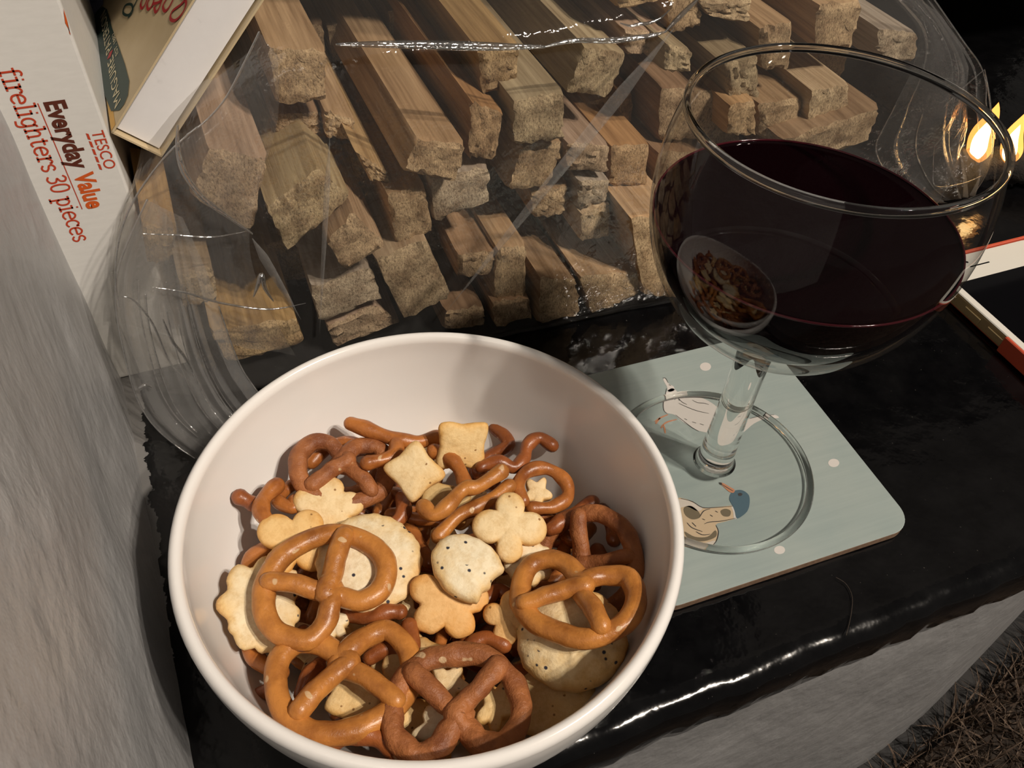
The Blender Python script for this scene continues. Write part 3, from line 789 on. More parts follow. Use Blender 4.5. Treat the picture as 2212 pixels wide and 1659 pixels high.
    gather([(u+14, v-4) for u, v in LB], [(372, 480), (400, 620), (420, 720), (450, 810), (490, 880), (520, 920), (540, 950)], .2335, yl-.002, .0026, 3.2, .61, MAT['haze'], ridges=((.35, .3, .9, .0003), (.8, .35, 1, .0003), (1, .2, 1, .00022)), shade=True, floor=True)
    # cloudy side panel above the gathers
    gather([(560, 70), (480, 225), (396, 300), (330, 372), (272, 470), (250, 580), (262, 700)], [(600, 120), (600, 260), (560, 400), (540, 520), (560, 620), (600, 700), (640, 770)], .2400, .2285, .0016, 2.2, .37, MAT['haze'], ease=1.0, ridges=((0, .3, 1, .0003), (0, 0, .35, .0003)), nu=60)
    # right end, drawn together beyond the glass
    gather([(1905, -30), (1985, 60), (1975, 150), (1930, 240), (1895, 330), (1960, 420), (2030, 440)], [(2005, -20), (2062, 62), (2127, 150), (2140, 230), (2150, 300), (2140, 370), (2110, 420)], .2480, .2440, .0028, 4.2, .29, MAT['haze'], ease=1.0, ridges=((0, .5, 1, .00025), (.35, .55, 1, .00025), (.62, .3, .8, .0002), (1, 0, 1, .0003)), shade=True)
    # raised folds and creases of the film that catch the lamp
    def crease(name, px, Y, w, r=None):
        P = [aty(u, v, (Y[k] if isinstance(Y, (list, tuple)) else Y)) for k, (u, v) in enumerate(px)]
        path = catmull(P, 10) if len(P) > 2 else np.linspace(P[0], P[1], 14)
        n = len(path); rad = np.array([w*(.25+.75*math.sin(math.pi*min(1, max(0, (i+.6)/(n)))) ) for i in range(n)])
        world_obj(name, *tube(path, rad, 8), MAT['fold'], bag)
    crease('bright_fold', [(728, 96), (860, 96), (990, 99), (1090, 101), (1176, 101)], .2295, .0015)
    crease('bright_fold', [(1176, 101), (1240, 88), (1320, 88), (1400, 78), (1437, 69)], .2295, .0010)
    crease('bright_fold', [(1437, 69), (1470, 34), (1512, -6)], .2295, .0009)
    crease('wavy_fold', [(1340, 50), (1362, 56), (1380, 52), (1400, 50), (1425, 40), (1446, 22)], .2300, .0006)
    # broad doubled film running diagonally across the sticks
    def strip(name, a, b_, Y, wpx):
        vv, ff = [], []
        for k in range(24):
            t = k/23; u = a[0]*(1-t)+b_[0]*t; v = a[1]*(1-t)+b_[1]*t
            dx, dy = b_[0]-a[0], b_[1]-a[1]; l = math.hypot(dx, dy); nx_, ny_ = -dy/l, dx/l
            w = wpx*(.6+.5*math.sin(3*t+1))*min(1, .08+4*t, .08+4*(1-t))
            for s, dp in ((-.5, .0), (0, -.0014), (.5, .0)):
                vv.append(aty(u+nx_*w*s, v+ny_*w*s, Y+dp))
        for k in range(23):
            for m in range(2): a_ = k*3+m; ff.append((a_, a_+1, a_+4, a_+3))
        world_obj(name, vv, ff, MAT['milky'], bag)
    strip('doubled_film', (1455, 62), (960, 678), .2215, 26)
    strip('doubled_film', (712, 300), (690, 720), .2260, 12)
    strip('doubled_film', (545, 515), (650, 690), .2260, 18)
    crease('side_crease', [(384, 272), (384, 320), (398, 372), (436, 425), (490, 466), (545, 505)], .2285, .0010)
    crease('side_crease', [(548, 640), (556, 618), (565, 594), (572, 622), (590, 650)], .2270, .0009)
    crease('side_crease', [(352, 690), (372, 736), (398, 770), (418, 806)], .2190, .0006)
    crease('side_crease', [(300, 838), (314, 832), (330, 838)], .2160, .0007)
    crease('side_crease', [(310, 505), (385, 508), (460, 512), (540, 498)], .2290, .0003)
    crease('side_crease', [(330, 620), (400, 632), (480, 655), (580, 668), (660, 655)], .2265, .0004)
    crease('side_crease', [(262, 640), (290, 650), (330, 700), (372, 790), (420, 830)], .2215, .0004)
    crease('side_crease', [(2127, 150), (2136, 200), (2142, 250), (2150, 300)], .2480, .0005)
    crease('side_crease', [(2127, 150), (2080, 190), (2040, 230)], .2460, .0004)
    crease('side_crease', [(2018, 318), (2016, 360), (2022, 402), (2080, 396), (2120, 380)], .2400, .0003)
    crease('side_crease', [(2018, 318), (2045, 285), (2060, 270)], .2400, .0003)
build_bag()

# ================================================================== BOWL
BX, BY = .0318, .1167
INNER = [(0, .0045), (.020, .0047), (.029, .0058), (.038, .0095), (.0465, .0160), (.0535, .0245), (.0585, .0340), (.0615, .0440), (.0632, .0540), (.0636, .0600)]
def build_bowl():
    pts_in = catmull([(r, z, 0) for r, z in INNER], 6)
    prof = [(p[0], p[1]) for p in pts_in]
    prof += [(.0641, .0615), (.0650, .0622), (.0660, .0620), (.0668, .0612), (.0672, .0600)]
    out = catmull([(r, z, 0) for r, z in [(.0672, .0600), (.0670, .0540), (.0655, .0440), (.0626, .0330), (.0580, .0225), (.0510, .0135), (.0420, .0070), (.0360, .0042), (.0345, .0030), (.0340, .0004), (.0310, .0002), (.0300, .0022), (0, .0022)]], 5)
    prof += [(p[0], p[1]) for p in out[1:]]
    m, nt, b = new_mat('white_glazed_ceramic')
    b.inputs['Base Color'].default_value = (.87, .845, .82, 1); b.inputs['Roughness'].default_value = .16
    b.inputs['Specular IOR Level'].default_value = .5; b.inputs['Coat Weight'].default_value = .3; b.inputs['Coat Roughness'].default_value = .08
    v, f = lathe(prof[::-1], 128)
    o = mesh_obj('snack_bowl', v, f, m, loc=(BX, BY, .0004))
    tag(o, 'round white ceramic bowl of pretzels and crackers on the hearth', 'bowl')
build_bowl()

# ================================================================== SNACKS
def frame_at(u, v, z, n, dirpx):
    P = atz(u, v, z); n = np.asarray(n, float); n /= np.linalg.norm(n)
    Q = onplane(u + dirpx[0]*6, v + dirpx[1]*6, P, n)
    Y = Q - P; Y /= np.linalg.norm(Y); X = np.cross(Y, n)
    return P, X, Y, n
def put(o, P, X, Y, n):
    m = Matrix.Identity(4)
    for i in range(3): m[i][0] = X[i]; m[i][1] = Y[i]; m[i][2] = n[i]; m[i][3] = P[i]
    o.matrix_world = m
BRIGHT = (.50, .205, .048); MID = (.42, .150, .036); DEEP = (.30, .092, .026); ROUGHB = (.36, .135, .048)
def pretzel(u, v, z, n, dirpx, w, r, colr, label, seed, hs=1.0, gap=0.0, rough=.10, group='whole pretzels in the bowl', arm=1.0):
    """w: half width in metres, r: strand radius"""
    rr = random.Random(seed); j = lambda s=.03: rr.uniform(-s, s)
    # centre line: end A - crossing - right lobe - bottom ring - left lobe - crossing - end B   (x right, y up)
    zc = r*1.05/w
    P = [(-.66*arm, -.50, zc*.85), (-.40, -.20, zc*.8), (-.13, .06, zc*.6), (.09, .22, zc*.75), (-.09, .44, 0), (-.34, .68, 0), (-.68, .72, 0), (-.95, .40, 0), (-.98, -.05, 0), (-.80, -.46, 0), (-.43, -.76, 0),
         (0, -.84, 0), (.43, -.76, 0), (.80, -.46, 0), (.98, -.05, 0), (.95, .40, 0), (.68, .72, 0), (.34, .68, 0), (.09, .44, zc*.45), (-.09, .22, -.1*zc), (.13, .06, zc*.3), (.40, -.20, zc*.8), (.66*arm, -.50, zc*.85)]
    P = np.array([(x + j(), y*hs + j(), zz) for x, y, zz in P])*w
    path = catmull(P, 7)
    nn = len(path); t = np.linspace(0, 1, nn)
    rad = r*(1.0 + .12*np.sin(math.pi*t)) * (1 + .05*np.sin(t*23 + seed))
    vv, ff = tube(path, rad, 12, seed, rough)
    vv = [x*np.array([1, 1, .92]) for x in vv]
    o = mesh_obj('pretzel', vv, ff, MAT['dull' if rough > .15 else 'pretzel'])
    put(o, *frame_at(u, v, z, n, dirpx)); o.color = (*colr, 1)
    tag(o, label, 'pretzel', group)
    return o
def piece(paths, r, colr, label, seed, group='broken pretzel pieces', rough=.10):
    acc = Acc()
    for pth in paths:
        P = [atz(u, v, z) for u, v, z in pth]
        path = catmull(P, 8) if len(P) > 2 else np.linspace(P[0], P[1], 10)
        n = len(path); rad = np.array([r*(1 + .10*math.sin(i*.5+seed)) for i in range(n)])
        acc.add(*tube(path, rad, 12, seed, rough))
    o = world_obj('pretzel_piece', acc.v, acc.f, MAT['pretzel']); o.color = (*colr, 1)
    tag(o, label, 'pretzel', group); return o

def radial(fn, a, b, t, dome=.35, seed=0, n=72, jag=0.0, puff=0.0):
    """pillow-shaped biscuit from a star-shaped outline r(theta); half sizes a (x), b (y), thickness t"""
    rr = random.Random(seed)
    th = np.linspace(0, 2*math.pi, n, endpoint=False); rad = np.array([fn(x) for x in th])
    rad = rad*(1 + np.array([jag*mnoise.noise(Vector((math.cos(x)*4, math.sin(x)*4, seed*2.3))) for x in th]))
    lev = [(0.0, -.5*t), (.60, -.5*t), (.90, -.46*t), (.975, -.25*t), (1.0, 0), (.975, .25*t), (.91, .42*t), (.80, .49*t+puff*.15), (.60, .52*t + puff*.5), (.33, .54*t + puff*.85), (0.0, .55*t + puff)]
    vv, ff, idx = [], [], []; radial.toast = []
    for s, z in lev:
        if s == 0: idx.append([len(vv)]*n); vv.append((0, 0, z)); radial.toast.append(0.0); continue
        row = []
        for k, x in enumerate(th):
            px, py = s*rad[k]*a*math.cos(x), s*rad[k]*b*math.sin(x)
            q = mnoise.noise(Vector((px*350, py*350, z*200+seed)))
            row.append(len(vv)); vv.append((px, py, z + q*t*.10)); radial.toast.append(.55*max(0, (s-.72)/.28)**1.3 if z > 0 else .6)
        idx.append(row)
    for i in range(len(lev)-1):
        A_, B_ = idx[i], idx[i+1]
        for k in range(n):
            g = []
            for q in (A_[k], A_[(k+1) % n], B_[(k+1) % n], B_[k]):
                if q not in g: g.append(q)
            if len(g) > 2: ff.append(tuple(g))
    return vv, ff
def toast(o):
    at = o.data.attributes.new('toast', 'FLOAT', 'POINT')
    if len(at.data) == len(radial.toast): at.data.foreach_set('value', radial.toast)
def lobes(ls, core):
    """outline of a union of circles (angle, distance, radius) around a core radius"""
    def fn(x):
        best = core
        for an, d, ro in ls:
            dl = (x-an+math.pi) % (2*math.pi) - math.pi; q = ro*ro - d*d*math.sin(dl)**2
            if q > 0 and abs(dl) < math.pi/2: best = max(best, d*math.cos(dl) + math.sqrt(q))
        return best
    return fn
def sq(p=7, con=.08):
    return lambda x: (abs(math.cos(x))**p + abs(math.sin(x))**p)**(-1/p)*(1 - con*(math.cos(2*x)**2))
rnd = lambda x: 1.0
def scallop(k, am): return lambda x: 1 + am*math.cos(k*x)
def bitten(a0, wid, depth, base=rnd):
    def fn(x):
        d = (x-a0+math.pi) % (2*math.pi) - math.pi
        cut = depth*max(0, 1-(abs(d)/wid)**4) if abs(d) < wid else 0
        if abs(d) < wid: cut += .025*math.sin(d*8)
        return base(x)*(1-cut)
    return fn
CREAM = (.82, .64, .375); YEL = (.82, .60, .30); WHT = (.84, .73, .52); TOAST = (.76, .47, .20)
def cracker(u, v, z, n, dirpx, fn, a, b, t, seeded, colr, label, seed, jag=.03, puff=0.0, name='cracker', group='crackers in the bowl'):
    vv, ff = radial(fn, a, b, t, seed=seed, jag=jag, puff=puff)
    o = mesh_obj(name, vv, ff, MAT['seeded' if seeded else 'plain'])
    toast(o)
    put(o, *frame_at(u, v, z, n, dirpx)); o.color = (*colr, 1)
    tag(o, label, 'cracker', group); return o
H4 = [math.pi/2*k for k in range(4)]
CLOVER = lobes([(H4[0], .55, .46), (H4[1], .58, .40), (H4[2], .55, .46), (H4[3], .60, .36)], .50)
FLOWER = lobes([(math.pi*2*k/5+.3, .60, .38) for k in range(5)], .55)
STARR = lambda x: .80 + .20*math.cos(5*x)

# --- whole pretzels
pretzel(697, 1258, .0455, (.05, -.12, 1), (.60, .86), .0168, .0027, BRIGHT, 'large shiny pretzel lying over the round seeded cracker on the left', 1, hs=.92)
pretzel(744, 1466, .0420, (.10, .05, 1), (-.06, -1), .0172, .0027, BRIGHT, 'shiny pretzel with pale cracked spots at the lower left of the bowl', 2, hs=.92)
pretzel(988, 1518, .0430, (0, .05, 1), (.06, 1), .0158, .0027, ROUGHB, 'matte wrinkled pretzel nearest the front rim of the bowl', 3, rough=.28, hs=.95)
pretzel(1241, 1290, .0475, (-.15, .22, 1), (.42, -.9), .0162, .0026, BRIGHT, 'shiny pretzel resting on the thick round cracker at the right', 4, hs=.85)
pretzel(1275, 1205, .0335, (-.55, -.15, .8), (-.55, .8), .0150, .0025, ROUGHB, 'dull pretzel leaning on the right inner wall of the bowl', 5, rough=.2)
pretzel(741, 1018, .0400, (.15, -.25, 1), (.08, -1), .0136, .0025, ROUGHB, 'dull pretzel leaning at the back left next to the diamond cracker', 6, rough=.2, hs=.95)
# --- broken pretzels on top
piece([[(757, 915, .0440), (800, 930, .0430), (850, 948, .0415), (900, 955, .040), (942, 945, .0385)], [(855, 950, .0415), (850, 985, .042), (795, 1000, .0435)]], .0024, MID, 'forked pretzel piece at the very back of the pile', 11)
piece([[(672, 1000, .0365), (710, 965, .037), (760, 958, .037), (830, 990, .036)]], .0022, MID, 'curved pretzel strand behind the dull pretzel at the back left', 12)
piece([[(915, 1095, .0440), (938, 1112, .0445), (970, 1090, .0450), (1000, 1058, .0450), (1035, 1050, .0445), (1083, 1018, .0440)]], .0023, BRIGHT, 'bright wavy pretzel piece touching the diamond cracker', 13)
piece([[(948, 1158, .0395), (990, 1115, .0405), (1050, 1085, .0405), (1100, 1050, .0400)]], .0022, BRIGHT, 'straight pretzel stick lying below the wavy piece', 14)
piece([[(938, 975, .0395), (965, 985, .040), (990, 1010, .0395), (1005, 1045, .0385)]], .0024, MID, 'short bent pretzel piece in front of the square cracker at the back', 15)
piece([[(1040, 1010, .0375), (1075, 998, .038), (1110, 1010, .0365), (1132, 990, .0365), (1140, 962, .0372), (1165, 946, .0375), (1192, 962, .0360)]], .0022, DEEP, 'hooked dark pretzel piece at the back right of the bowl', 16)
piece([[(1130, 1082, .0370), (1118, 1050, .0375), (1140, 1018, .0375), (1180, 1012, .0365), (1218, 1036, .0350), (1226, 1072, .0340), (1195, 1095, .0340), (1150, 1098, .0350)]], .0022, MID, 'ring-shaped broken pretzel lobe at the back right', 17)
piece([[(1190, 1142, .0345), (1230, 1118, .0345), (1278, 1086, .0335)]], .0024, DEEP, 'stubby dark pretzel piece right of the clover cracker', 18)
piece([[(1300, 1102, .0310), (1318, 1130, .0305), (1326, 1165, .0300)]], .0022, DEEP, 'small dark pretzel stub against the right wall', 19)
piece([[(597, 1050, .0430), (570, 1078, .0440), (566, 1108, .0445), (590, 1145, .0430), (578, 1178, .0400), (542, 1210, .0360), (530, 1250, .0320)]], .0024, MID, 'twisted pretzel piece climbing the left inner wall', 20)
piece([[(518, 1074, .0440), (545, 1088, .0425)]], .0023, DEEP, 'rounded pretzel stub poking out on the far left', 21)
piece([[(628, 1050, .0380), (600, 1080, .0390), (632, 1098, .0395), (636, 1082, .039)]], .0020, MID, 'small curled pretzel piece beside the twisted one on the left', 22)
piece([[(868, 1075, .0370), (872, 1105, .0375), (852, 1132, .0370), (820, 1142, .0350)]], .0023, DEEP, 'dark curved pretzel piece under the diamond cracker', 23)
piece([[(862, 1118, .0345), (905, 1122, .0350), (955, 1128, .0345)]], .0019, MID, 'thin pretzel strand across the gap in the middle', 24)
piece([[(882, 1140, .0340), (905, 1170, .0345), (928, 1215, .0335)]], .0020, MID, 'slanting pretzel strand between the round and the bitten cracker', 25)
piece([[(752, 1322, .0360), (800, 1335, .0385), (835, 1322, .0395), (862, 1322, .0390)]], .0023, DEEP, 'dark pretzel stub between the two shiny pretzels on the left', 26)
piece([[(884, 1352, .0390), (892, 1385, .0390), (886, 1405, .038)]], .0021, DEEP, 'small dark knob of pretzel beside the pretzel with pale spots', 27)
piece([[(532, 1378, .0330), (545, 1412, .0340), (575, 1440, .0345), (605, 1452, .0340)]], .0023, MID, 'bent pretzel piece at the left wall below the broken seeded cracker', 28)
piece([[(655, 1365, .0340), (632, 1400, .0345), (605, 1430, .0340)]], .0022, DEEP, 'dark pretzel strand under the big shiny pretzel', 29)
piece([[(562, 1500, .0330), (590, 1492, .0330)]], .0022, DEEP, 'stubby pretzel end low at the left wall', 30)
piece([[(1012, 1330, .0330), (1006, 1360, .0335), (1010, 1398, .0330)]], .0022, DEEP, 'upright dark pretzel strand below the toasted flower cracker', 31)
piece([[(1020, 1392, .0350), (1050, 1378, .0360), (1088, 1392, .0355)]], .0022, DEEP, 'glossy dark pretzel stub just behind the wrinkled pretzel', 32)
piece([[(960, 1358, .0320), (948, 1400, .0325)]], .0019, MID, 'thin upright pretzel strand in the front middle gap', 33)
piece([[(722, 1600, .0400), (760, 1585, .0415), (810, 1592, .0415), (850, 1615, .0405), (862, 1640, .039)]], .0025, DEEP, 'dark curved pretzel piece right at the front rim', 34)
piece([[(690, 1435, .0345), (668, 1458, .0350), (650, 1500, .0340)]], .0021, DEEP, 'pretzel strand seen through the left loop of the spotted pretzel', 35)
piece([[(800, 1420, .0350), (835, 1400, .0355), (870, 1410, .0345)]], .0023, DEEP, 'pretzel strand seen through the right loop of the spotted pretzel', 36)
piece([[(1290, 1190, .0290), (1300, 1225, .0285)]], .0026, DEEP, 'pretzel end seen through the dull pretzel on the right', 37)
piece([[(1048, 1300, .0345), (1075, 1275, .035), (1100, 1290, .034)]], .0022, DEEP, 'dark pretzel bend between the bitten cracker and the right pretzel', 38)
# --- crackers
cracker(895, 1018, .0465, (-.25, -.55, 1), (-.52, -.62), sq(8, .10), .0069, .0074, .0030, False, CREAM, 'pale diamond-set square cracker standing out at the back', 51, puff=.0004)
cracker(998, 962, .0425, (-.1, -1.0, .55), (.10, -1), sq(8, .10), .0080, .0080, .0028, False, YEL, 'toasted square cracker leaning against the back wall', 52, puff=.0003)
cracker(1101, 1140, .0440, (-.02, -.35, 1), (.02, -1), CLOVER, .0108, .0108, .0034, False, CREAM, 'smooth four-lobed clover cracker at the centre right', 53, jag=.0, puff=.0006)
cracker(1012, 1228, .0445, (.12, -.15, 1), (.75, .60), bitten(math.pi/2, .75, .30), .0090, .0112, .0046, True, WHT, 'oval seeded cracker with a bite broken off', 54, jag=.04, puff=.0010)
cracker(798, 1213, .0415, (.05, -.12, 1), (0, -1), scallop(22, .012), .0146, .0146, .0038, True, WHT, 'round seeded cracker under the big shiny pretzel', 55, puff=.0008)
cracker(580, 1308, .0395, (.25, -.20, 1), (-.5, -.8), bitten(-.6, .9, .38, scallop(7, .05)), .0120, .0135, .0034, True, (.80, .68, .46), 'ragged broken seeded cracker at the left wall', 56, jag=.16, puff=.0006)
cracker(968, 1298, .0395, (.05, -.35, 1), (.15, -1), FLOWER, .0116, .0110, .0036, False, TOAST, 'toasted brown flower cracker under the bitten oval', 57, jag=.05, puff=.0006)
cracker(1234, 1378, .0385, (-.20, -.12, 1), (.10, -1), scallop(18, .012), .0150, .0138, .0080, True, (.80, .64, .38), 'thick puffy round cracker at the lower right', 58, jag=.03, puff=.0034)
cracker(1100, 1335, .0385, (-.3, -.4, 1), (-.8, -.2), CLOVER, .0075, .0075, .0036, False, TOAST, 'clover cracker lobe peeking left of the thick round cracker', 59, jag=.0, puff=.0006)
cracker(708, 1100, .0385, (.1, -.35, 1), (.1, -1), FLOWER, .0110, .0105, .0034, False, CREAM, 'pale flower cracker below the dull pretzel on the left', 60, jag=.02, puff=.0006)
cracker(636, 1172, .0420, (.15, -.25, 1), (.55, -.75), CLOVER, .0112, .0112, .0034, False, (.80, .54, .24), 'golden clover cracker tucked under the big shiny pretzel', 61, jag=.0, puff=.0006)
cracker(1142, 1215, .0385, (-.1, -.2, 1), (0, -1), scallop(9, .05), .0072, .0066, .0034, True, WHT, 'crumbly seeded cracker bit under the clover cracker', 62, jag=.10, puff=.0006)
cracker(1186, 1500, .0310, (-.10, .05, 1), (0, -1), scallop(8, .03), .0118, .0118, .0030, False, (.72, .52, .26), 'flat tan cracker at the lower right below the thick round one', 63, jag=.05)
cracker(968, 1478, .0370, (0, 0, 1), (.3, -1), STARR, .0062, .0058, .0034, True, CREAM, 'cracker bit seen through the top hole of the wrinkled pretzel', 64, jag=.10)
cracker(944, 1578, .0375, (0, 0, 1), (.5, -1), STARR, .0064, .0070, .0034, True, WHT, 'seeded cracker bit seen through the left loop of the wrinkled pretzel', 65, jag=.10)
cracker(1070, 1528, .0365, (0, 0, 1), (.2, -1), STARR, .0052, .0078, .0034, True, YEL, 'seeded cracker bit seen through the right loop of the wrinkled pretzel', 66, jag=.10)
cracker(880, 1345, .0340, (0, -.1, 1), (-.2, -1), STARR, .0060, .0090, .0034, False, CREAM, 'pale cracker piece in the centre gap beside the toasted flower', 67, jag=.06)
cracker(722, 1348, .0370, (.1, -.1, 1), (-.4, -1), STARR, .0042, .0066, .0032, True, WHT, 'small seeded crumb below the knot of the big shiny pretzel', 68, jag=.10)
cracker(772, 1505, .0345, (0, 0, 1), (.5, -1), sq(6, .05), .0070, .0064, .0030, False, YEL, 'plain cracker corner seen through the lower hole of the spotted pretzel', 69)
cracker(1160, 1066, .0330, (0, -.2, 1), (.2, -1), STARR, .0050, .0060, .0030, False, CREAM, 'little cracker seen through the ring-shaped pretzel lobe', 70, jag=.05)
cracker(900, 1440, .0345, (0, 0, 1), (.2, -1), rnd, .0090, .0080, .0032, False, (.60, .42, .20), 'plain cracker half buried between the two front pretzels', 71, jag=.06)
cracker(960, 1090, .0340, (0, -.2, 1), (.2, -1), sq(6, .05), .0078, .0070, .0030, False, (.60, .43, .2), 'plain cracker half hidden beneath the straight pretzel stick', 72)
# --- the layer underneath, showing in the gaps
rr = random.Random(5); placed = []; tries = 0
while len(placed) < 60 and tries < 4000:
    tries += 1
    a = rr.uniform(0, 6.283); z = rr.choice((.0120, .0195, .0265, .0285)); rmax = .030 if z < .015 else .041 if z < .022 else .0475
    rad = rmax*math.sqrt(rr.random()); p = (BX+rad*math.cos(a), BY+rad*math.sin(a), z)
    if any((p[0]-q[0])**2+(p[1]-q[1])**2 < (.0095)**2 and abs(p[2]-q[2]) < .006 for q in placed): continue
    placed.append(p); kk = len(placed)
    nn = np.array([rr.gauss(0, .28), rr.gauss(0, .28), 1.0]); nn /= np.linalg.norm(nn)
    an = rr.uniform(0, 6.28); Yd = np.array([math.cos(an), math.sin(an), 0]); Yd -= nn*(Yd @ nn); Yd /= np.linalg.norm(Yd); Xd = np.cross(Yd, nn)
    if rr.random() < .62:
        Pp = catmull([(-.011, -.003, 0), (-.006, .004, .001), (.0, .0015, 0), (.005, -.005, 0), (.011, .001, .001)], 7)
        if rr.random() < .5: Pp = catmull([(.009*math.cos(t), .0078*math.sin(t), .0006*t) for t in np.linspace(.2, 5.4, 9)], 5)
        vv, ff = tube(Pp, .0023, 10, kk, .1); o = mesh_obj('pretzel_piece', vv, ff, MAT['pretzel']); o.color = (*rr.choice((DEEP, MID)), 1)
        tag(o, 'pretzel piece buried in the lower layer of the bowl', 'pretzel', 'buried pretzel pieces')
    else:
        vv, ff = radial(rr.choice((CLOVER, rnd, sq(7, .08))), .0085, .0085, .0032, seed=kk, jag=.03)
        o = mesh_obj('cracker', vv, ff, MAT[rr.choice(('plain', 'seeded'))]); toast(o); o.color = (*rr.choice((CREAM, YEL)), 1)
        tag(o, 'cracker buried in the lower layer of the bowl', 'cracker', 'buried crackers')
    put(o, np.array(p), Xd, Yd, nn)

# ================================================================== COASTER
CX, CY, CT = .1502, .1409, math.radians(-1.69)
def build_coaster():
    root = empty('coaster', (CX, CY, 0)); root.rotation_euler = (0, 0, CT)
    tag(root, 'pale blue-green square coaster with painted ducks and rounded corners', 'coaster')
    def rsq(h, r, n=10):
        pts = []
        for k, (sx, sy) in enumerate(((1, 1), (-1, 1), (-1, -1), (1, -1))):
            for i in range(n+1):
                a = math.pi/2*k + math.pi/2*i/n
                pts.append((sx*(h-r) + r*math.cos(a), sy*(h-r) + r*math.sin(a)))
        return pts
    def slab(name, h, r, z0, z1, mat, bev=.0003):
        lv = [(h-bev, z0), (h, z0+bev), (h, z1-bev), (h-bev, z1)]; vv, ff = [], []; n = None
        for hh, z in lv:
            p = rsq(hh, r); n = len(p); vv += [(x, y, z) for x, y in p]
        for i in range(3):
            for k in range(n): ff.append((i*n+k, i*n+(k+1) % n, (i+1)*n+(k+1) % n, (i+1)*n+k))
        ff.append(tuple(range(n))[::-1]); ff.append(tuple(range(3*n, 4*n)))
        return mesh_obj(name, vv, ff, mat, root, smooth=False)
    board, nt, b = new_mat('brown_hardboard'); v = objco(nt)
    nt.links.new(ramp(nt, noise(nt, v, 500, 4, .6), [(.3, (.13, .075, .045)), (.7, (.24, .15, .095))]), b.inputs['Base Color']); b.inputs['Roughness'].default_value = .8
    top, nt, b = new_mat('blue_green_print'); v = objco(nt)
    g = noise(nt, mapping(nt, v, (.05, 1, 1)), 500, 4, .6); g2 = noise(nt, v, 40, 3, .5)
    c = mixc(nt, .5, ramp(nt, g, [(.35, (.29, .345, .335)), (.65, (.34, .395, .38))]), ramp(nt, g2, [(.35, (.28, .345, .34)), (.7, (.345, .395, .375))]))
    nt.links.new(c, b.inputs['Base Color']); b.inputs['Roughness'].default_value = .38; b.inputs['Specular IOR Level'].default_value = .35
    slab('board', .0515, .009, .0004, .0037, board); slab('printed_face', .0515, .009, .0036, .0041, top, .0002)
    # painted decoration, flat on the face
    Rz = np.array([[math.cos(CT), math.sin(CT)], [-math.sin(CT), math.cos(CT)]])
    def lo(u, v, z): p = atz(u, v, z); q = Rz @ (p[:2] - np.array([CX, CY])); return (q[0], q[1], z)
    def poly(name, px, mat, z=.00416, smooth=True):
        P = [np.array(lo(u, v, z)) for u, v in px]
        if smooth: P = list(catmull(P, 4, closed=True))
        return mesh_obj(name, P, [tuple(range(len(P)))], mat, root, smooth=False)
    def stroke(name, lines, mat, w=.00028, z=.00424):
        acc = Acc()
        for px in lines:
            P = [np.array(lo(u, v, z)) for u, v in px]; P = catmull(P, 4) if len(P) > 2 else np.array(P)
            n = len(P); acc.add(*ribbon(P, np.array([w*(.45+.55*math.sin(math.pi*(i+.5)/n)) for i in range(n)]), (0, 0, 1)))
        return mesh_obj(name, acc.v, acc.f, mat, root, smooth=False)
    c8 = lambda L: [(1340 + x*.2773, 760 + y*.2773) for x, y in L]
    wht = flat('white_paint_print', (.62, .585, .555), .45); ink = flat('ink_print', (.05, .045, .045), .5); org = flat('orange_leg_print', (.50, .22, .12), .5)
    crm = flat('cream_duck_print', (.56, .43, .29), .45); brn = flat('brown_duck_print', (.16, .13, .085), .5); blu = flat('teal_head_print', (.075, .13, .17), .45)
    cream2 = flat('pale_duck_print', (.60, .54, .48), .45)
    for u, v in ((1524, 792), (1801, 1000), (1684, 1188)):
        poly('white_dot', [(u+12*math.cos(a), v+9*math.sin(a)) for a in np.linspace(0, 6.283, 9)[:-1]], wht)
    body = [(370, 300), (410, 285), (455, 315), (540, 335), (640, 360), (730, 410), (800, 470), (900, 510), (1010, 520), (1100, 495), (1200, 490), (1232, 515), (1130, 522), (1040, 560), (940, 640), (830, 680), (720, 640), (610, 615), (560, 590), (480, 540), (420, 490), (350, 472), (330, 420), (345, 345)]
    poly('white_duck_body', c8(body), wht)
    poly('white_duck_head', c8([(345, 205), (362, 225), (380, 250), (415, 270), (420, 300), (375, 310), (362, 270), (335, 220)]), wht)
    stroke('white_duck_ink', [c8(L) for L in ([(330, 205), (352, 205), (372, 240)], [(378, 255), (395, 262)], [(360, 285), (350, 340), (335, 400), (340, 455), (365, 480)], [(440, 345), (480, 390), (520, 410)], [(455, 400), (520, 430), (600, 460), (690, 480)],
        [(560, 375), (600, 395), (650, 400), (690, 410)], [(500, 520), (520, 530)], [(560, 545), (590, 555)], [(430, 490), (500, 545), (560, 590), (610, 618)], [(620, 560), (650, 570)], [(420, 350), (425, 375)], [(450, 350), (460, 380)], [(1010, 520), (1100, 497), (1200, 490)])], ink)
    stroke('duck_legs', [c8(L) for L in ([(372, 488), (310, 515), (268, 545)], [(310, 515), (275, 560)], [(440, 526), (370, 545), (330, 570)], [(330, 570), (318, 595)], [(335, 568), (345, 600), (350, 635)])], org, .0007, .00420)
    mb = [(440, 1150), (490, 1142), (560, 1165), (640, 1210), (700, 1212), (790, 1205), (880, 1200), (915, 1240), (905, 1292), (830, 1318), (745, 1345), (765, 1400), (745, 1470), (715, 1515), (600, 1530), (480, 1510), (380, 1440), (350, 1300)]
    poly('mallard_body', c8(mb), crm)
    poly('mallard_breast', c8([(480, 1470), (560, 1480), (650, 1490), (740, 1470), (715, 1512), (600, 1528), (490, 1508)]), cream2, .00420)
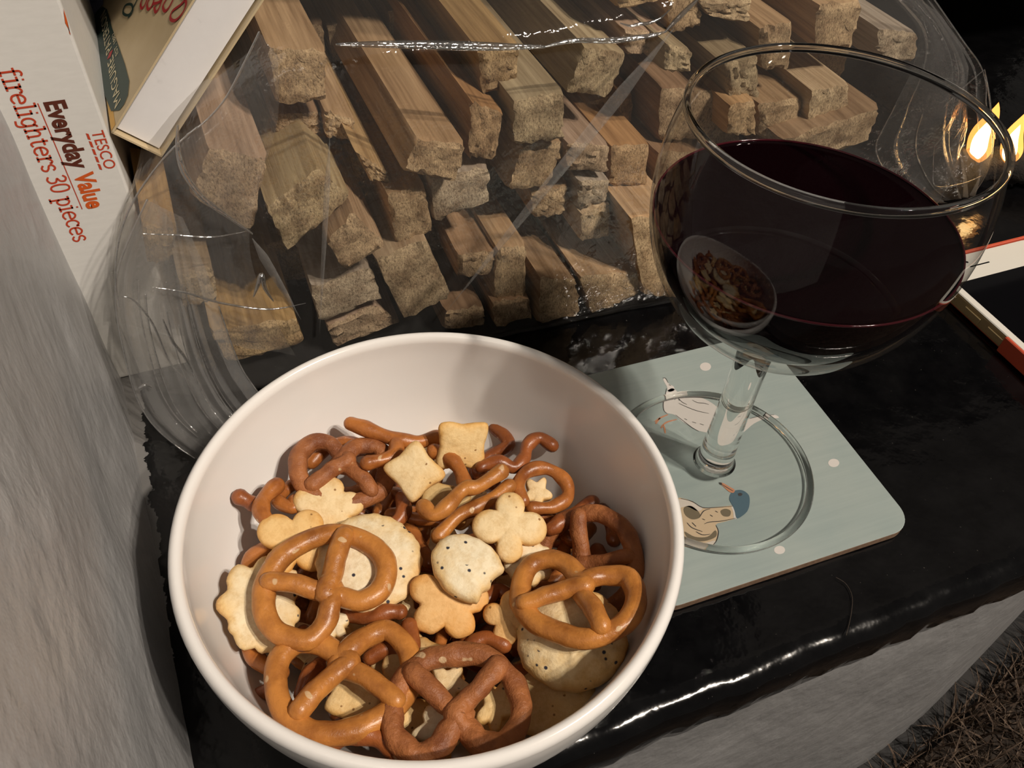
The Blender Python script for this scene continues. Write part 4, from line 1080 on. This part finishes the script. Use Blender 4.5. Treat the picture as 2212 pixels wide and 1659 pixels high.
    poly('mallard_back', c8([(445, 1155), (500, 1150), (560, 1172), (640, 1215), (600, 1240), (520, 1205), (450, 1215)]), cream2, .00420)
    poly('mallard_patch', c8([(495, 1215), (550, 1200), (610, 1245), (620, 1290), (560, 1305), (505, 1270)]), brn, .00420)
    poly('mallard_patch', c8([(780, 1240), (820, 1222), (860, 1240), (850, 1280), (800, 1278)]), brn, .00420)
    poly('mallard_patch', c8([(500, 1400), (580, 1440), (680, 1440), (740, 1390), (745, 1440), (650, 1475), (540, 1462)]), brn, .00422)
    poly('mallard_collar', c8([(865, 1205), (890, 1208), (910, 1290), (885, 1298), (880, 1250)]), wht, .00422)
    poly('mallard_head', c8([(895, 1080), (950, 1078), (1000, 1115), (1008, 1175), (990, 1240), (940, 1285), (905, 1295), (890, 1240), (870, 1190), (850, 1150), (860, 1105)]), blu, .00424)
    poly('mallard_bill', c8([(772, 1020), (800, 1022), (850, 1050), (890, 1075), (880, 1098), (845, 1088), (810, 1055)]), org, .00426)
    poly('bill_tip', c8([(768, 1018), (790, 1020), (792, 1034), (778, 1034)]), ink, .00428)
    stroke('mallard_ink', [c8(L) for L in ([(470, 1142), (560, 1165), (640, 1212), (740, 1212), (880, 1202)], [(655, 1340), (700, 1325), (790, 1318), (900, 1295)], [(620, 1285), (650, 1240), (700, 1222)], [(745, 1350), (765, 1400), (750, 1470), (715, 1512)], [(780, 1025), (840, 1062), (880, 1085)], [(520, 1330), (560, 1370), (640, 1400)], [(560, 1330), (590, 1360)], [(640, 1300), (660, 1310)], [(700, 1270), (720, 1282)], [(740, 1240), (760, 1250)], [(590, 1400), (640, 1425), (700, 1420)])], ink, .0003, .00430)
    poly('mallard_eye', c8([(918, 1105), (935, 1098), (952, 1108), (940, 1122), (922, 1120)]), ink, .00432)
build_coaster()

# ================================================================== WINE GLASS
GX, GY, GZ = .1443, .135, .0042
def bulb_r(z, rm=.0422, zb=.0690, zm=.1185, p=2.1, zt=.1415, rt=.0379):
    if z < zm: return rm*max(0, 1-((zm-z)/(zm-zb))**p)**(1/p)
    k = math.sqrt(1-(rt/rm)**2); h = (zt-zm)/k
    return rm*math.sqrt(max(0, 1-((z-zm)/h)**2))
def build_glass():
    root = empty('wine_glass', (GX, GY, GZ)); tag(root, 'round-bowled stemmed wine glass standing on the duck coaster', 'glass')
    # bowl wall
    zs = [.0690 + (.1415-.0690)*(1-math.cos(t))/2 for t in np.linspace(0.0, math.pi, 60)]
    outer = [(bulb_r(z), z) for z in zs]; outer[0] = (0, .0690)
    v, f = lathe(outer, 128); mesh_obj('bowl', v, f, MAT['tglass'], root)
    # rolled lip
    ring = [(.0379 + .0010*math.cos(a), .1413 + .0013*math.sin(a)) for a in np.linspace(0, 2*math.pi, 15)]
    v, f = lathe(ring, 128); mesh_obj('rim', v, f, MAT['sglass'], root)
    # stem: solid glass
    st = catmull([(r, z, 0) for r, z in [(.0078, .0046), (.0068, .0060), (.0064, .0085), (.0060, .016), (.0055, .034), (.0055, .052), (.0056, .0610), (.0061, .0660), (.0076, .0702)]], 6)
    prof = [(0, .0046)] + [(p[0], p[1]) for p in st] + [(0, .0708)]
    v, f = lathe(prof, 64); mesh_obj('stem', v, f, MAT['sglass'], root)
    # foot: thin disc, rising to the stem, with a rounded edge
    foot = [(.0, .0001), (.0355, .0001)]; foot = [(.0074, .0048), (.012, .0036), (.020, .0027), (.029, .0021), (.0350, .0018)]
    v, f = lathe([(p[0], p[1]) for p in catmull([(r, z, 0) for r, z in foot], 6)], 128); mesh_obj('foot', v, f, MAT['tglass'], root)
    edge = [(.0356 + .0014*math.cos(a), .0013 + .0012*math.sin(a)) for a in np.linspace(0, 2*math.pi, 15)]
    v, f = lathe(edge, 128); mesh_obj('foot_edge', v, f, MAT['sglass'], root)
    # wine
    zt = .115 - GZ; zs = [.0738 + (zt-.0738)*(1-math.cos(t))/2 for t in np.linspace(0, math.pi, 40)]
    w = [(max(0, bulb_r(z, zb=.0736) - .0006), z) for z in zs]; w[0] = (0, .0738)
    rt = w[-1][0]; w[-1] = (rt, zt+.0007); w += [(rt-.0006, zt+.00025), (rt-.0018, zt+.00005), (rt-.004, zt), (rt*.5, zt), (0, zt)]
    m, nt, b = new_mat('red_wine'); b.inputs['Base Color'].default_value = (.0035, .0006, .0012, 1); b.inputs['Roughness'].default_value = .015
    b.inputs['Specular IOR Level'].default_value = .22
    v, f = lathe(w, 128); o = mesh_obj('red_wine', v, f, m, None, loc=(GX, GY, GZ)); tag(o, 'dark red wine filling the round glass', 'wine')
    ring = [(rt - .0002 + .0003*math.cos(a), zt + .0005 + .0004*math.sin(a)) for a in np.linspace(0, 2*math.pi, 9)]
    v, f = lathe(ring, 128); mesh_obj('meniscus', v, f, flat('wine_edge', (.045, .005, .009), .08), o)
build_glass()

# ================================================================== PHONE
def build_phone():
    zt = .0088
    a0, a1 = atz(2078, 632, zt), atz(2212, 766, zt)      # left long edge
    b0, b1 = atz(2112, 541, zt), atz(2212, 516, zt)      # top edge of the white front
    x = b1-b0; x[2] = 0; x /= np.linalg.norm(x); y = np.array([-x[1], x[0], 0])
    # corner: on the top edge line, and on the left edge line
    oy = ((b0+b1)/2) @ y; ox = ((a0+a1)/2) @ x
    W, L = .0671, .1383
    corner = x*ox + y*oy; root_p = np.array([corner[0], corner[1], 0]) ; root_p[2] = 0
    root = empty('phone', (*root_p[:2], .0004)); root.rotation_euler = (0, 0, math.atan2(x[1], x[0]))
    tag(root, 'white-fronted gold phone in an orange-red case lying right of the wine glass', 'phone')
    gold, nt, b = new_mat('gold_aluminium'); b.inputs['Base Color'].default_value = (.52, .40, .21, 1); b.inputs['Metallic'].default_value = .35; b.inputs['Roughness'].default_value = .38
    white = flat('white_phone_glass', (.74, .72, .66), .15); blk = flat('black_screen', (.004, .004, .005), .06); red = flat('orange_red_silicone', (.56, .085, .04), .55)
    def rr_slab(name, x0, x1, y0, y1, r, z0, z1, mat, par=root, bev=.0004):
        vv, ff = [], []; n = None
        for e, z in ((bev, z0), (0, z0+bev), (0, z1-bev), (bev, z1)):
            pts = []
            for k, (cx, cy) in enumerate(((x1-r, y1-r), (x0+r, y1-r), (x0+r, y0+r), (x1-r, y0+r))):
                for i in range(7):
                    a = math.pi/2*k + math.pi/2*i/6; pts.append((cx+(r-e)*math.cos(a), cy+(r-e)*math.sin(a), z))
            n = len(pts); vv += pts
        for i in range(3):
            for k in range(n): ff.append((i*n+k, i*n+(k+1) % n, (i+1)*n+(k+1) % n, (i+1)*n+k))
        ff.append(tuple(range(n))[::-1]); ff.append(tuple(range(3*n, 4*n)))
        return mesh_obj(name, vv, ff, mat, par, smooth=False)
    rr_slab('frame', 0, W, -L, 0, .0085, .0014, .0076, gold)
    fr = rr_slab('front_glass', .0002, W-.0002, -L+.0002, -.0002, .0083, .0076, .0084, white)
    rr_slab('screen', .0038, W-.0038, -L+.0165, -.0165, .0006, .0081, .00848, blk, bev=.00005)
    rr_slab('earpiece', W/2-.006-.009, W/2+.006-.009, -.0092, -.0084, .0004, .0081, .00848, blk, bev=.00005)
    rr_slab('front_camera', W/2-.0105-.004, W/2-.009-.004, -.0062, -.0048, .0007, .0081, .00848, blk, bev=.00005)
    # buttons on the left side
    for y0, ln in ((-.0165, .0058), (-.0285, .0095), (-.0425, .0095)):
        rr_slab('side_button', -.0007, .0004, y0-ln, y0, .0004, .0030, .0060, gold, bev=.0002)
    # case: back plate plus rims along the top and the lower sides
    cs = rr_slab('case_back', .0010, W+.0012, -L-.0012, .0012, .0095, .0002, .0016, red)
    rr_slab('case_top_rim', .004, W-.004, .0002, .0018, .0006, .0004, .0090, red)
    rr_slab('case_side_rim', -.0016, .0001, -L+.008, -.052, .0006, .0004, .0088, red)
    rr_slab('case_side_rim', W-.0001, W+.0016, -L+.008, -.008, .0006, .0004, .0088, red)
build_phone()

# ================================================================== FIRE
def build_fire():
    A_, B_ = atz(2040, 352, .016), atz(2330, 330, .016)
    ax = B_-A_; ax[2] = 0; L = np.linalg.norm(ax); ax /= L
    path = [A_ + ax*L*t + np.array([.0, .002*math.sin(7*t), -.008]) for t in np.linspace(0, 1, 26)]
    char, nt, b = new_mat('charred_bark'); v = objco(nt); n_ = noise(nt, v, 160, 5, .7)
    nt.links.new(ramp(nt, n_, [(.4, (.004, .004, .004)), (.7, (.03, .020, .014))]), b.inputs['Base Color']); b.inputs['Roughness'].default_value = .9
    bump(nt, b, n_, .8, .003)
    vv, ff = tube(path, .0095, 18, 3, .35); log = world_obj('burning_log', vv, ff, char)
    log.location.z = .0008
    tag(log, 'charred log burning with two small flames at the right edge behind the wine glass', 'log')
    fl = bpy.data.materials.new('flame'); fl.use_nodes = True; nt = fl.node_tree
    for q in list(nt.nodes): nt.nodes.remove(q)
    em = N(nt, 'ShaderNodeEmission'); em.inputs[1].default_value = 6.0
    sx = N(nt, 'ShaderNodeSeparateXYZ'); nt.links.new(N(nt, 'ShaderNodeTexCoord').outputs['Generated'], sx.inputs[0])
    nt.links.new(ramp(nt, sx.outputs[2], [(0, (1, .42, .10)), (.25, (1, .66, .28)), (.7, (1, .60, .22)), (1, (1, .25, .04))]), em.inputs[0])
    ou = N(nt, 'ShaderNodeOutputMaterial'); nt.links.new(em.outputs[0], ou.inputs[0])
    glow = bpy.data.materials.new('flame_mantle'); glow.use_nodes = True; n2 = glow.node_tree
    for q in list(n2.nodes): n2.nodes.remove(q)
    e2 = N(n2, 'ShaderNodeEmission'); e2.inputs[0].default_value = (1, .36, .07, 1); e2.inputs[1].default_value = .55
    t2 = N(n2, 'ShaderNodeBsdfTransparent'); a2 = N(n2, 'ShaderNodeAddShader'); o2 = N(n2, 'ShaderNodeOutputMaterial')
    n2.links.new(e2.outputs[0], a2.inputs[0]); n2.links.new(t2.outputs[0], a2.inputs[1]); n2.links.new(a2.outputs[0], o2.inputs[0])
    for u, v_, s, lean in ((2172, 352, .95, -.25), (2100, 350, 1.1, -.12)):
        P = atz(u, v_, .016)
        prof = [(.0012, 0), (.0030, .0014), (.0044, .0046), (.0047, .0080), (.0040, .0125), (.0026, .0170), (.0010, .0212), (0, .0235)]
        w, f = lathe([(p[0]*s*1.25, p[1]*s*1.35) for p in catmull([(r, z, 0) for r, z in prof], 4)], 28)
        w = [P + np.array([x + lean*z + .0010*math.sin(z*260), y, z]) for x, y, z in w]
        fo = world_obj('flame', w, f, glow, log)
        ctr = np.mean(w, axis=0); wi = [ctr + (np.array(x)-ctr)*np.array([.62, .62, .74]) - np.array([0, 0, .0022]) for x in w]
        world_obj('flame_core', np.array(wi) - np.array(log.location), f, fl, fo)
build_fire()

# a stray hair lying on the slab
P = catmull([atz(u, v, .0006) for u, v in ((1806, 1247), (1828, 1262), (1841, 1290), (1838, 1330), (1828, 1372))], 8)
tag(world_obj('hair', *tube(P, .00010, 6), flat('brown_hair', (.06, .045, .035), .4)), 'single curved hair on the black slab below the coaster', 'hair')
